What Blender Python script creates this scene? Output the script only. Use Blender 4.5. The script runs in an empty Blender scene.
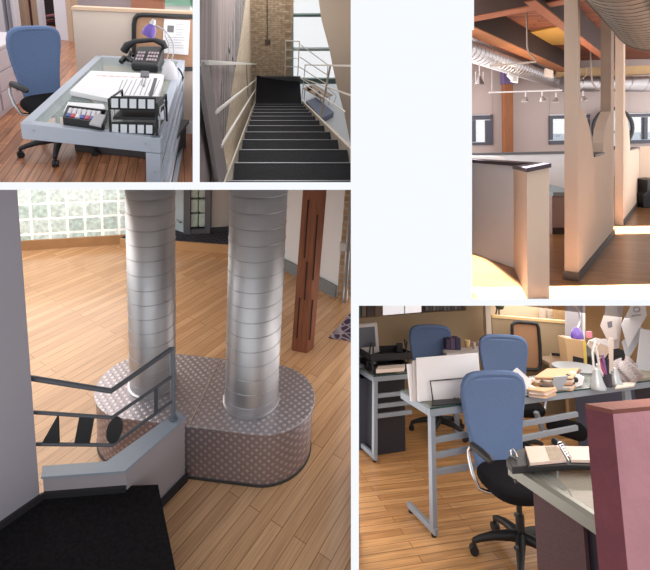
import bpy, bmesh, math, random
from mathutils import Vector, Matrix
random.seed(7)
PI = math.pi
F = 450.0; CX = 325.0; CY = 150.0
CAM = Vector((0, 0, 2.45))
scene = bpy.context.scene
COL = scene.collection
V = Vector

# ------------------------------------------------------------------ rooms
class Room:
    """One room seen through one opening of the white wall; its own floor level and its own tilt."""
    def __init__(s, up_px, H, rect, clip):
        vx, vy = up_px
        u = V(((vx-CX)/F, 1.0, -(vy-CY)/F)).normalized()
        if u.z < 0: u = -u
        y = (V((0, 1, 0)) - u*u.y).normalized()
        x = y.cross(u).normalized()
        s.R = Matrix((x, y, u)).transposed()
        s.H = H; s.rect = rect; s.clip = clip
        s.T = Matrix.Translation(CAM) @ s.R.to_4x4() @ Matrix.Translation((0, 0, -H))
        s.objs = []
    def d(s, px, py):
        return s.R.transposed() @ V(((px-CX)/F, 1.0, -(py-CY)/F))
    def at(s, px, py, z=0.0):
        d = s.d(px, py); t = (z-s.H)/d.z
        return V((0, 0, s.H)) + d*t
    def aty(s, px, py, y):
        d = s.d(px, py); return V((0, 0, s.H)) + d*(y/d.y)
    def atp(s, px, py, A, B):
        n = V((-(B.y-A.y), B.x-A.x, 0)); d = s.d(px, py)
        o = V((0, 0, s.H)); t = (A-o).dot(n)/d.dot(n)
        return o + d*t
    def above(s, P, py):
        """height of the point of the vertical line over P seen at image row py"""
        w0 = s.T @ V((P.x, P.y, 0)); up = s.R @ V((0, 0, 1))
        k = -(py-CY)/F
        r = w0-CAM
        return (k*r.y - r.z)/(up.z - k*up.y)
    def px(s, p):
        w = (s.T @ p)-CAM
        return (CX+F*w.x/w.y, CY-F*w.z/w.y)

ROOMS = {}

# ------------------------------------------------------------------ materials
MATS = {}
def mat(name, col, rough=0.6, metal=0.0, noise=0.0, nscale=20, bump=0.0, bscale=60, trans=0.0, alpha=1.0, spec=0.5, emit=0.0, stretch=None, turn=None):
    if name in MATS: return MATS[name]
    m = bpy.data.materials.new(name); m.use_nodes = True
    nt = m.node_tree; b = nt.nodes['Principled BSDF']
    b.inputs['Base Color'].default_value = (*col, 1)
    b.inputs['Roughness'].default_value = rough
    b.inputs['Metallic'].default_value = metal
    b.inputs['Specular IOR Level'].default_value = spec
    if trans: b.inputs['Transmission Weight'].default_value = trans
    if alpha < 1: b.inputs['Alpha'].default_value = alpha
    if emit:
        b.inputs['Emission Color'].default_value = (*col, 1); b.inputs['Emission Strength'].default_value = emit
    tc = nt.nodes.new('ShaderNodeTexCoord')
    src = tc.outputs['Object']
    if turn:
        m0 = nt.nodes.new('ShaderNodeMapping'); m0.inputs['Rotation'].default_value = turn
        nt.links.new(src, m0.inputs[0]); src = m0.outputs[0]
    if stretch:
        mp = nt.nodes.new('ShaderNodeMapping'); mp.inputs['Scale'].default_value = stretch
        nt.links.new(src, mp.inputs[0]); src = mp.outputs[0]
    if noise:
        n = nt.nodes.new('ShaderNodeTexNoise'); n.inputs['Scale'].default_value = nscale; n.inputs['Detail'].default_value = 6
        nt.links.new(src, n.inputs['Vector'])
        mx = nt.nodes.new('ShaderNodeMix'); mx.data_type = 'RGBA'
        mx.inputs[6].default_value = (*[max(0, c*(1-noise)) for c in col], 1)
        mx.inputs[7].default_value = (*[min(1, c*(1+noise)) for c in col], 1)
        nt.links.new(n.outputs['Fac'], mx.inputs[0]); nt.links.new(mx.outputs[2], b.inputs['Base Color'])
    if bump:
        n2 = nt.nodes.new('ShaderNodeTexNoise'); n2.inputs['Scale'].default_value = bscale; n2.inputs['Detail'].default_value = 4
        nt.links.new(src, n2.inputs['Vector'])
        bp = nt.nodes.new('ShaderNodeBump'); bp.inputs['Strength'].default_value = bump; bp.inputs['Distance'].default_value = 0.01
        nt.links.new(n2.outputs['Fac'], bp.inputs['Height']); nt.links.new(bp.outputs[0], b.inputs['Normal'])
    MATS[name] = m; return m

def bricks(name, c1, c2, mortar, bw, bh, ms, rough=0.5, rotz=0.0, rotx=0.0, bump=0.3, grain=0.0, offset=0.5, metal=0, alpha=1.0, coat=0.0, squash=1.0, gscale=(2, 60, 2), roty=0.0, loc=(0, 0, 0)):
    m = bpy.data.materials.new(name); m.use_nodes = True
    nt = m.node_tree; b = nt.nodes['Principled BSDF']; L = nt.links.new
    tc = nt.nodes.new('ShaderNodeTexCoord'); mp = nt.nodes.new('ShaderNodeMapping')
    mp.vector_type = 'TEXTURE' if False else 'POINT'
    mp.inputs['Rotation'].default_value = (rotx, roty, rotz); mp.inputs['Location'].default_value = loc
    L(tc.outputs['Object'], mp.inputs[0])
    br = nt.nodes.new('ShaderNodeTexBrick'); L(mp.outputs[0], br.inputs['Vector'])
    br.inputs['Color1'].default_value = (*c1, 1); br.inputs['Color2'].default_value = (*c2, 1)
    br.inputs['Mortar'].default_value = (*mortar, 1); br.inputs['Scale'].default_value = 1
    br.inputs['Mortar Size'].default_value = ms; br.inputs['Brick Width'].default_value = bw
    br.inputs['Row Height'].default_value = bh; br.offset = offset; br.inputs['Mortar Smooth'].default_value = 0.2
    out = br.outputs['Color']
    if grain:
        g = nt.nodes.new('ShaderNodeMapping'); g.inputs['Scale'].default_value = gscale
        L(mp.outputs[0], g.inputs[0])
        n = nt.nodes.new('ShaderNodeTexNoise'); n.inputs['Scale'].default_value = 1.5; n.inputs['Detail'].default_value = 5
        L(g.outputs[0], n.inputs['Vector'])
        r = nt.nodes.new('ShaderNodeMapRange'); r.inputs['To Min'].default_value = 1-grain; r.inputs['To Max'].default_value = 1+grain
        r.inputs['From Min'].default_value = .25; r.inputs['From Max'].default_value = .75
        L(n.outputs['Fac'], r.inputs['Value'])
        mx = nt.nodes.new('ShaderNodeVectorMath'); mx.operation = 'SCALE'
        L(out, mx.inputs[0]); L(r.outputs[0], mx.inputs['Scale']); out = mx.outputs[0]
    L(out, b.inputs['Base Color'])
    b.inputs['Roughness'].default_value = rough; b.inputs['Metallic'].default_value = metal
    if coat: b.inputs['Coat Weight'].default_value = coat; b.inputs['Coat Roughness'].default_value = .15
    if alpha < 1: b.inputs['Alpha'].default_value = alpha
    if bump:
        bp = nt.nodes.new('ShaderNodeBump'); bp.inputs['Strength'].default_value = bump; bp.inputs['Distance'].default_value = 0.01
        bp.invert = True
        L(br.outputs['Fac'], bp.inputs['Height']); L(bp.outputs[0], b.inputs['Normal'])
    MATS[name] = m; return m

def plate(name, col, hi, scale, rough=0.3, metal=1.0, bump=1.0, cyl=False, spec=.5):
    """raised lozenge tread plate"""
    m = bpy.data.materials.new(name); m.use_nodes = True
    nt = m.node_tree; b = nt.nodes['Principled BSDF']; L = nt.links.new
    tc = nt.nodes.new('ShaderNodeTexCoord')
    ws = []
    for a in (PI/4, -PI/4):
        mp = nt.nodes.new('ShaderNodeMapping'); mp.inputs['Rotation'].default_value = (0, 0, a)
        if cyl: mp.inputs['Rotation'].default_value = (0, a, 0)
        L(tc.outputs['Object'], mp.inputs[0])
        w = nt.nodes.new('ShaderNodeTexWave'); w.inputs['Scale'].default_value = scale; w.bands_direction = 'X'
        L(mp.outputs[0], w.inputs['Vector']); ws.append(w)
    mu = nt.nodes.new('ShaderNodeMath'); mu.operation = 'MULTIPLY'
    L(ws[0].outputs['Fac'], mu.inputs[0]); L(ws[1].outputs['Fac'], mu.inputs[1])
    cr = nt.nodes.new('ShaderNodeMapRange'); cr.inputs['From Min'].default_value = .22; cr.inputs['From Max'].default_value = .62
    L(mu.outputs[0], cr.inputs['Value'])
    mx = nt.nodes.new('ShaderNodeMix'); mx.data_type = 'RGBA'
    mx.inputs[6].default_value = (*col, 1); mx.inputs[7].default_value = (*hi, 1)
    L(cr.outputs[0], mx.inputs[0]); L(mx.outputs[2], b.inputs['Base Color'])
    bp = nt.nodes.new('ShaderNodeBump'); bp.inputs['Strength'].default_value = bump; bp.inputs['Distance'].default_value = 0.004
    L(cr.outputs[0], bp.inputs['Height']); L(bp.outputs[0], b.inputs['Normal'])
    b.inputs['Roughness'].default_value = rough; b.inputs['Metallic'].default_value = metal; b.inputs['Specular IOR Level'].default_value = spec
    MATS[name] = m; return m

# ------------------------------------------------------------------ mesh builder
class MB:
    def __init__(s): s.v = []; s.f = []
    def add(s, vs, fs):
        o = len(s.v); s.v += [V(p) for p in vs]; s.f += [[i+o for i in f] for f in fs]; return s
    def slab(s, poly, vec):
        poly = [V(p) for p in poly]; vec = V(vec); n = len(poly)
        return s.add(poly+[p+vec for p in poly], [list(range(n)), list(range(2*n-1, n-1, -1))]+[[i, (i+1) % n, (i+1) % n+n, i+n] for i in range(n)])
    def box(s, lo, hi, M=None):
        x0, y0, z0 = lo; x1, y1, z1 = hi
        vs = [V(p) for p in ((x0,y0,z0),(x1,y0,z0),(x1,y1,z0),(x0,y1,z0),(x0,y0,z1),(x1,y0,z1),(x1,y1,z1),(x0,y1,z1))]
        if M is not None: vs = [M @ p for p in vs]
        return s.add(vs, [(0,3,2,1),(4,5,6,7),(0,1,5,4),(1,2,6,5),(2,3,7,6),(3,0,4,7)])
    def cbox(s, c, sz, rz=0, M=None):
        m = Matrix.Translation(c) @ Matrix.Rotation(rz, 4, 'Z')
        if M is not None: m = Matrix.Translation(c) @ M
        return s.box([-k/2 for k in sz], [k/2 for k in sz], m)
    def bar(s, a, b, w, h, up=(0, 0, 1)):
        """rectangular bar from a to b"""
        a = V(a); b = V(b); d = (b-a).normalized(); up = V(up)
        x = d.cross(up)
        if x.length < 1e-4: x = d.cross(V((0, 1, 0)))
        x.normalize(); u = x.cross(d)
        vs = [p + x*i*w/2 + u*j*h/2 for p in (a, b) for i, j in ((-1,-1),(1,-1),(1,1),(-1,1))]
        return s.add(vs, [(0,1,2,3),(7,6,5,4),(0,4,5,1),(1,5,6,2),(2,6,7,3),(3,7,4,0)])
    def tube(s, pts, r, n=10, closed=False, sy=1.0):
        pts = [V(p) for p in pts]; rs = r if isinstance(r, (list, tuple)) else [r]*len(pts)
        N = len(pts); vs = []; prev = None
        for i, p in enumerate(pts):
            a = pts[(i-1) % N] if (closed or i) else p; b = pts[(i+1) % N] if (closed or i < N-1) else p
            d = (b-a).normalized()
            if prev is None:
                x = d.cross(V((0, 0, 1)))
                if x.length < .05: x = d.cross(V((1, 0, 0)))
            else: x = prev - d*prev.dot(d)
            x.normalize(); prev = x; y = d.cross(x)
            vs += [p + (x*math.cos(2*PI*k/n) + y*sy*math.sin(2*PI*k/n))*rs[i] for k in range(n)]
        fs = []
        for i in range(N if closed else N-1):
            j = (i+1) % N
            fs += [[i*n+k, i*n+(k+1) % n, j*n+(k+1) % n, j*n+k] for k in range(n)]
        if not closed: fs += [list(range(n))[::-1], [(N-1)*n+k for k in range(n)]]
        return s.add(vs, fs)
    def lathe(s, c, prof, n=24, M=None):
        c = V(c); vs = []; fs = []
        for r, z in prof:
            for k in range(n):
                p = V((r*math.cos(2*PI*k/n), r*math.sin(2*PI*k/n), z))
                if M is not None: p = M @ p
                vs.append(c+p)
        m = len(prof)
        for i in range(m-1): fs += [[i*n+k, i*n+(k+1) % n, (i+1)*n+(k+1) % n, (i+1)*n+k] for k in range(n)]
        fs += [list(range(n))[::-1], [(m-1)*n+k for k in range(n)]]
        return s.add(vs, fs)
    def grid(s, fn, nu, nv, closed_u=False):
        vs = [fn(i/(nu if closed_u else nu-1), j/(nv-1)) for j in range(nv) for i in range(nu)]
        fs = []
        for j in range(nv-1):
            for i in range(nu if closed_u else nu-1):
                k = (i+1) % nu
                fs.append([j*nu+i, j*nu+k, (j+1)*nu+k, (j+1)*nu+i])
        return s.add(vs, fs)

def rounded(w, h, r, n=5):
    out = []
    for cx, cy, a0 in ((w/2-r, h/2-r, 0), (-w/2+r, h/2-r, PI/2), (-w/2+r, -h/2+r, PI), (w/2-r, -h/2+r, 1.5*PI)):
        for k in range(n+1):
            a = a0 + PI/2*k/n; out.append((cx+r*math.cos(a), cy+r*math.sin(a)))
    return out

def base_of(vs):
    xs = [p.x for p in vs]; ys = [p.y for p in vs]; zs = [p.z for p in vs]
    return V(((min(xs)+max(xs))/2, (min(ys)+max(ys))/2, min(zs)))

def build(mb, name, m, room=None, parent=None, smooth=False, bevel=0.0, loc=None, keep=False, seg=2):
    """link the builder's shapes as ONE mesh object; top level when it has a room, a part when it has a parent"""
    if parent is not None:
        off = V(parent.get('_loc', (0, 0, 0)))
    else:
        off = V((0, 0, 0)) if keep else (V(loc) if loc is not None else base_of(mb.v))
    me = bpy.data.meshes.new(name)
    me.from_pydata([p-off for p in mb.v], [], mb.f)
    bm = bmesh.new(); bm.from_mesh(me); bmesh.ops.recalc_face_normals(bm, faces=bm.faces); bm.to_mesh(me); bm.free()
    ms = m if isinstance(m, (list, tuple)) else [m]
    for k in ms: me.materials.append(k)
    if smooth:
        for p in me.polygons: p.use_smooth = True
        try: me.set_sharp_from_angle(angle=math.radians(38))
        except Exception: pass
    o = bpy.data.objects.new(name, me); COL.objects.link(o)
    if bevel:
        b = o.modifiers.new('bevel', 'BEVEL'); b.width = bevel; b.segments = seg; b.limit_method = 'ANGLE'; b.angle_limit = math.radians(40)
    if parent is not None:
        o.parent = parent; o['_loc'] = tuple(off)
    else:
        o.matrix_world = (room.T if room else Matrix()) @ Matrix.Translation(off); o['_loc'] = tuple(off)
    return o

def tag(o, label, cat, group=None, kind=None):
    o['label'] = label; o['category'] = cat
    if group: o['group'] = group
    if kind: o['kind'] = kind
    return o
def struct(mb, name, m, room, keep=True, **k):
    o = build(mb, name, m, room, keep=keep, **k); o['kind'] = 'structure'; return o
def thing(room, name, label, cat, loc=(0, 0, 0), rz=0.0, group=None, proto=False):
    o = bpy.data.objects.new(name, None); COL.objects.link(o); o.empty_display_size = .1
    o.matrix_world = (room.T if room else Matrix()) @ Matrix.Translation(loc) @ Matrix.Rotation(rz, 4, 'Z')
    o['_loc'] = (0, 0, 0) if proto else tuple(loc)
    return tag(o, label, cat, group)
def dup(root, room, loc, rz, label, group=None):
    kids = [c for c in bpy.data.objects if c.parent == root]
    r = root.copy(); COL.objects.link(r)
    r.matrix_world = room.T @ Matrix.Translation(loc) @ Matrix.Rotation(rz, 4, 'Z')
    r['label'] = label
    if group: r['group'] = group
    for ch in kids:
        c = ch.copy(); COL.objects.link(c); c.parent = r
        for g in [x for x in bpy.data.objects if x.parent == ch]:
            d = g.copy(); COL.objects.link(d); d.parent = c
    return r

def clip_all():
    """rooms end where the next room begins"""
    bpy.context.view_layer.update()
    for room in ROOMS.values():
        inv = room.T.inverted()
    for o in list(bpy.data.objects):
        if o.type != 'MESH': continue
        r = o
        while r.parent: r = r.parent
        room = ROOMS.get(o.get('_room') or r.get('_room'))
        if not room: continue
        x0, y0, x1, y1 = room.clip
        planes = []
        for val, ax, sgn in ((x0, 0, 1), (x1, 0, -1), (y0, 1, 1), (y1, 1, -1)):
            if abs(val) > 5000: continue
            k = (val-CX)/F if ax == 0 else -(val-CY)/F
            # inside: sgn*(w.x - k*w.y) > 0   or for rows: image y grows downward
            n = V((1, -k, 0))*sgn if ax == 0 else V((0, k, -1))*sgn
            planes.append(n.normalized())
        M = o.matrix_world; Mi = M.inverted()
        ws = [M @ v.co for v in o.data.vertices]
        need = [n for n in planes if any((w-CAM).dot(n) < -1e-5 for w in ws)]
        if not need: continue
        me = o.data.copy() if o.data.users > 1 else o.data
        o.data = me
        bm = bmesh.new(); bm.from_mesh(me)
        for n in need:
            ln = (M.to_3x3().transposed() @ n).normalized(); lc = Mi @ CAM
            res = bmesh.ops.bisect_plane(bm, geom=bm.verts[:]+bm.edges[:]+bm.faces[:], plane_co=lc, plane_no=ln, clear_inner=True, clear_outer=False)
            ed = [e for e in res['geom_cut'] if isinstance(e, bmesh.types.BMEdge) and e.is_boundary]
            if ed:
                try: bmesh.ops.holes_fill(bm, edges=ed, sides=0)
                except Exception: pass
        bm.to_mesh(me); bm.free()
        if len(me.vertices) == 0: bpy.data.objects.remove(o)

def area(room, name, loc, target, sx, sy, power, col=(1, 1, 1), spread=180, world=False):
    l = bpy.data.lights.new(name, 'AREA'); l.shape = 'RECTANGLE'; l.size = sx; l.size_y = sy
    l.energy = power; l.color = col; l.spread = math.radians(spread)
    o = bpy.data.objects.new(name, l); COL.objects.link(o)
    T = Matrix() if world else room.T
    p = T @ V(loc); t = T @ V(target)
    o.matrix_world = Matrix.Translation(p) @ (t-p).to_track_quat('-Z', 'Y').to_matrix().to_4x4()
    return o
def ray_area(px, py, d0, d1, w, nrm, power, name, col=(1, 1, 1)):
    """added unseen fill light lying edge-on beside or above a room, from distance d0 to d1"""
    r = V(((px-CX)/F, 1.0, -(py-CY)/F)); n = V(nrm); n = (n - r*n.dot(r)/r.dot(r)).normalized()
    l = bpy.data.lights.new(name, 'AREA'); l.shape = 'RECTANGLE'; l.size = w; l.size_y = (d1-d0)*r.length
    l.energy = power; l.color = col
    o = bpy.data.objects.new(name, l); COL.objects.link(o)
    y = r.normalized(); z = -n; x = y.cross(z)
    M = Matrix((x, y, z)).transposed().to_4x4(); M.translation = CAM + r*(d0+d1)/2
    o.matrix_world = M; return o

BIG = 99999
ROOMS['desk']   = Room((170, 1235), 1.65, (-1, -1, 192.7, 182), (-BIG, -BIG, 196, 185))
ROOMS['stair']  = Room((262, 594), 3.2, (199.7, -1, 350.7, 182.3), (196.5, -BIG, 380, 185))
ROOMS['loft']   = Room((590, 13650), 1.6, (472, -1, 651, 299), (462, -BIG, BIG, 302))
ROOMS['lobby']  = Room((180, 2400), 2.45, (-1, 189.6, 351, 571), (-BIG, 187, 354.6, BIG))
ROOMS['studio'] = Room((384, -1981), 1.75, (358.8, 305.5, 651, 571), (355.4, 302.8, BIG, BIG))
# ------------------------------------------------------------------ shared materials
M_white = mat('white_board', (.93, .935, .955), .9, spec=.1)
M_black = mat('black_plastic', (.012, .012, .014), .45)
M_steel = mat('brushed_steel', (.50, .50, .52), .32, 1.0)
M_silver = mat('silver_paint', (.46, .49, .56), .45, .3)
M_chrome = mat('chrome_tube', (.62, .62, .64), .25, 1.0)
M_blue = mat('blue_fabric', (.13, .19, .335), .95, noise=.12, nscale=90, bump=.25, bscale=400, spec=.1)
M_seat = mat('black_fabric', (.012, .011, .013), .95, bump=.3, bscale=300, spec=.1)
M_paper = mat('paper', (.84, .82, .84), .85, noise=.03, nscale=15)
M_paper2 = mat('cream_paper', (.78, .66, .58), .85, noise=.06, nscale=25)
M_ink = mat('ink', (.12, .11, .13), .8)
M_glass = mat('desk_glass', (.62, .72, .68), .04, 0, alpha=.22, spec=.8)
M_purple = mat('purple_glass', (.16, .09, .40), .2)
# ================================================================== LOBBY (two duct columns on a tread-plate plinth)
R = ROOMS['lobby']
def ATR(n): return R.at(*n)
floor_m = bricks('lobby_planks', (.48, .27, .135), (.62, .375, .20), (.27, .14, .065), 1.1, .075, .0022, rough=.24, rotz=-math.radians(60.4), bump=.04, grain=.22, coat=.35)
struct(MB().slab([(-9, .8, 0), (6, .8, 0), (6, 14, 0), (-9, 14, 0)], (0, 0, -.05)), 'floor', floor_m, R)['_room'] = 'lobby'
def reg(o, r='lobby'): o['_room'] = r; return o

# glass block wall on the far left
A = R.at(20.5, 250); B = R.at(127, 243); ab = (B-A).normalized(); nb = V((-ab.y, ab.x, 0))
A0 = A - ab*5; B0 = B + ab*.35
rzg = math.atan2(ab.y, ab.x)
gb = bricks('glass_blocks', (.42, .54, .52), (.60, .70, .68), (.92, .95, .93), .19, .19, .016, rough=.12, rotx=PI/2, bump=.5, grain=.35, offset=0, gscale=(12, 12, 12))
nt = gb.node_tree; b_ = nt.nodes['Principled BSDF']; b_.inputs['Emission Strength'].default_value = .32; nt.links.new(b_.inputs['Base Color'].links[0].from_socket, b_.inputs['Emission Color'])  # emission stands in for daylight coming through the glass blocks
def wall_local(p0, p1, z0, z1, th, name, m, room=R, par=None):
    """wall with its own axes so that its bricks run along it"""
    d = (p1-p0); L = d.length; rz = math.atan2(d.y, d.x)
    mb = MB().box((0, 0, z0), (L, th, z1))
    o = build(mb, name, m, room, keep=True)
    o.matrix_world = room.T @ Matrix.Translation((p0.x, p0.y, 0)) @ Matrix.Rotation(rz, 4, 'Z')
    return o
w = wall_local(A0, B0, .12, 3.2, .1, 'window_1', gb); w['kind'] = 'structure'; reg(w)
w = wall_local(A0-nb*.03, B0-nb*.03, 0, .12, .12, 'baseboard_left', mat('oak_base', (.40, .22, .10), .5, noise=.2, nscale=8)); w['kind'] = 'structure'; reg(w)

# raised carpeted landing at the back
dark_carpet = bricks('ribbed_carpet', (.035, .032, .045), (.07, .065, .085), (.012, .012, .02), .10, .05, .012, rough=.95, bump=.3)
P0 = R.at(120, 247.5); P1 = R.at(176, 250); P2 = R.at(230, 254); P3 = R.at(262, 257)
zs = .11
back = [p + V((0, 3.4, 0)) for p in (P0, P3)]
reg(struct(MB().slab([P + V((0, .03, zs)) for P in (P0, P1, P2, P3)] + [back[1]+V((.4, 0, zs)), back[0]+V((0, 0, zs))], (0, 0, -.05)), 'trim_1', dark_carpet, R))
reg(struct(MB().slab([P.copy() for P in (P0, P1, P2, P3)] + [p+V((0, .03, 0)) for p in (P3, P2, P1, P0)], (0, 0, zs)), 'trim_2', mat('step_oak', (.52, .30, .14), .5), R))
# back wall pieces standing on the landing
C0 = R.at(150, 226, zs); C1 = R.at(208, 232, zs); C2 = R.at(262, 227.5, zs)
beige = mat('beige_plaster', (.52, .48, .44), .9, noise=.04, nscale=3)
D0 = R.at(170, 230, zs); 
def vwall(p0, p1, z0, z1, th, name, m, nm=None, room=R, rn='lobby'):
    d = p1-p0; n = V((-d.y, d.x, 0)).normalized()*th
    o = build(MB().slab([V((p0.x, p0.y, z0)), V((p1.x, p1.y, z0)), V((p1.x, p1.y, z1)), V((p0.x, p0.y, z1))], n), name, m, room, keep=True)
    o['kind'] = 'structure'; return reg(o, rn)
vwall(C1, C2, .12, 3.2, .1, 'wall_back', beige)
vwall(R.at(209, 232.6, zs), R.at(262, 228.5, zs), zs, .17, .06, 'baseboard_back', mat('charcoal_trim', (.05, .05, .055), .5))
# glass block side window in a dark frame
fr = thing(R, 'window_frame', 'dark framed narrow glass block window at the back of the lobby', 'window', R.at(198, 233, zs))
reg(fr); g0 = R.at(188, 233.2, zs); g1 = R.at(208, 232.6, zs)
mb = MB()
gz = 3.1
mb.bar(g0+V((0, 0, 0)), g0+V((0, 0, gz)), .07, .07); mb.bar(g1, g1+V((0, 0, gz)), .07, .07)
mb.bar(g0+V((0, 0, .03)), g1+V((0, 0, .03)), .06, .06)
build(mb, 'frame', mat('charcoal_trim2', (.10, .10, .12), .5), parent=fr)
d = (g1-g0)
gz1 = mat('wet_glass', (.50, .62, .56), .1, noise=.35, nscale=14)
for i in range(2):
    for j in range(15):
        a = g0 + d*(.12+.40*i); b2 = g0 + d*(.12+.40*i+.36); z = .08+.2*j
        build(MB().slab([a+V((0, 0, z)), b2+V((0, 0, z)), b2+V((0, 0, z+.18)), a+V((0, 0, z+.18))], V((0, .08, 0))), 'glass_block', gz1, parent=fr, bevel=.015)
# half open pale door left of it
dr = R.at(170, 228, zs); d1 = R.at(183.5, 232.5, zs)
o = reg(build(MB().slab([dr, d1, d1+V((0, 0, 3)), dr+V((0, 0, 3))], V((.02, .04, 0))), 'door_1', mat('blue_grey_paint', (.40, .48, .52), .4), R, keep=True)); o['kind'] = 'structure'
o = reg(build(MB().bar(d1+V((.05, 0, 0)), d1+V((.05, 0, 3.1)), .07, .07), 'trim_3', MATS['charcoal_trim2'], R, keep=True)); o['kind'] = 'structure'
build(MB().bar(R.atp(178, 218.5, dr, d1)+V((0, -.05, 0)), R.atp(182, 221, dr, d1)+V((0, -.05, 0)), .03, .02), 'door_handle', M_chrome, parent=o)
vwall(R.at(125, 231, zs)+V((0, .3, 0)), dr, 0, 3.2, .1, 'wall_left', beige)

# white wall on the right, brick end with conduit
W0 = R.at(232, 240); W1 = R.at(337, 296.5)
white = mat('white_plaster', (.80, .80, .82), .9)
vwall(W0, W1, 0, 3.6, .12, 'wall_right', white)
vwall(W0+V((-.03, -.03, 0)), W1+V((-.03, -.03, 0)), 0, .13, .03, 'baseboard_right', mat('grey_trim', (.22, .24, .25), .5))
bk = bricks('buff_brick', (.42, .27, .15), (.54, .36, .21), (.50, .42, .33), .20, .07, .012, rough=.9, rotx=PI/2, bump=.8, grain=.2, gscale=(9, 9, 9))
W2 = R.at(356, 300.5)
o = wall_local(W1+V((0, -.0, 0)), W2+V((.15, .05, 0)), 0, 3.6, .2, 'wall_brick', bk); o['kind'] = 'structure'; reg(o)
cz = thing(R, 'electrical_conduit', 'pair of vertical steel conduit pipes with junction box on brick wall', 'conduit', R.at(344, 299)); reg(cz)
mb = MB()
for pxx in (342.5, 346):
    p = R.at(pxx, 299.8)+V((0, -.05, 0)); mb.tube([p, p+V((0, 0, 3.4))], .013, 8)
build(mb, 'pipe', M_steel, parent=cz, smooth=True)
p = R.aty(343, 246.5, R.at(344, 299).y-.08)
build(MB().cbox(p, (.07, .06, .08)), 'junction_box', mat('grey_box', (.62, .62, .60), .5), parent=cz, bevel=.006)

# rug
rg = mat('x', (0, 0, 0)) if False else None
rugm = bpy.data.materials.new('patterned_rug'); rugm.use_nodes = True
nt = rugm.node_tree; tc = nt.nodes.new('ShaderNodeTexCoord'); vo = nt.nodes.new('ShaderNodeTexVoronoi'); vo.feature = 'DISTANCE_TO_EDGE'; vo.inputs['Scale'].default_value = 12
cr = nt.nodes.new('ShaderNodeValToRGB'); cr.color_ramp.elements[0].color = (.40, .34, .36, 1); cr.color_ramp.elements[1].position = .12; cr.color_ramp.elements[1].color = (.045, .02, .05, 1)
nt.links.new(tc.outputs['Object'], vo.inputs[0]); nt.links.new(vo.outputs[0], cr.inputs[0]); nt.links.new(cr.outputs[0], nt.nodes['Principled BSDF'].inputs['Base Color']); nt.nodes['Principled BSDF'].inputs['Roughness'].default_value = .95
a, b2, c = R.at(328.5, 337, .012), R.at(352, 311, .012), R.at(356, 341, .012)
reg(tag(build(MB().slab([a, c, c+(b2-a), b2], (0, 0, -.011)), 'rug', rugm, R), 'dark purple patterned rug on the wood floor near the brick wall', 'rug'))

# timber post
tm = mat('red_timber', (.23, .080, .038), .8, noise=.5, nscale=6, bump=.6, bscale=12, stretch=(14, 14, .9))
bl, bf, br_ = R.at(291, 350.5), R.at(306.5, 353.5), R.at(314, 348)
bb = bl+br_-bf; yb = (bl.y+br_.y)/2
top = []
yt = bf.y
dx = R.aty(303.2, 190, yt)-R.aty(294, 190, yt)
lean = V((dx.x, 0, 3.0))
hh = 1.35
lean = (R.aty(302.5, 190, bl.y)-bl)*1.25; lean.y = 0
po = thing(R, 'timber_post', 'rough reddish timber post standing on the lobby floor', 'post', (bl+br_)/2); reg(po)
mb = MB().slab([bl, bf, br_, bb], lean)
build(mb, 'beam', tm, parent=po, bevel=.008)
mb = MB()
for pxx, py0, py1 in ((299, 200, 258), (302, 262, 300), (297, 298, 338), (309, 215, 280), (310, 300, 340)):
    q0 = R.aty(pxx+3+(350-py0)*.07-4, py0, bf.y-.004); q1 = R.aty(pxx+3+(350-py1)*.07-4, py1, bf.y-.004)
    mb.bar(q0, q1, .006, .012)
build(mb, 'crack', mat('dark_crack', (.03, .012, .008), .9), parent=po)

# plinth
HP = .362
cr_ = R.at(267.3, 395.7, HP); cl = R.at(146.6, 382, HP); kr_ = R.at(251.5, 399, HP); kl_ = R.at(153, 383, HP)
ax = (cr_-cl).normalized(); pn = V((-ax.y, ax.x, 0))
rad = .300
def stadium(r, z, n=24):
    out = []
    a0 = math.atan2(ax.y, ax.x)
    for k in range(n+1):
        a = a0 - PI/2 + PI*k/n; out.append(V((cr_.x+r*math.cos(a), cr_.y+r*math.sin(a), z)))
    for k in range(n+1):
        a = a0 + PI/2 + PI*k/n; out.append(V((cl.x+r*math.cos(a), cl.y+r*math.sin(a), z)))
    return out
pl = thing(R, 'tread_plate_plinth', 'low rounded plinth clad in diamond tread plate under the two duct columns', 'plinth', (cl+cr_)/2-V((0, 0, HP))); reg(pl)
plate_m = plate('tread_plate', (.40, .37, .40), (.62, .58, .60), 9, rough=.4, bump=.5, metal=.75)
pside = plate('tread_plate_side', (.36, .31, .345), (.56, .50, .52), 9, rough=.36, bump=.5, metal=.7, cyl=True)
build(MB().slab(stadium(rad, HP-.012), (0, 0, .012)), 'top_plate', plate_m, parent=pl, bevel=.003)
build(MB().slab(stadium(rad-.008, 0), (0, 0, HP-.0125)), 'side_band', pside, parent=pl, smooth=True)
build(MB().slab(stadium(rad-.002, .0), (0, 0, .012)), 'base_trim', mat('dark_trim', (.05, .05, .05), .5), parent=pl)
mid = (cl+cr_)/2
build(MB().bar(mid-pn*rad*.98+V((0, 0, .003)), mid+pn*rad*.98+V((0, 0, .003)), .006, .004), 'seam', mat('seam_metal', (.75, .73, .72), .3, 1.0), parent=pl)
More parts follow.
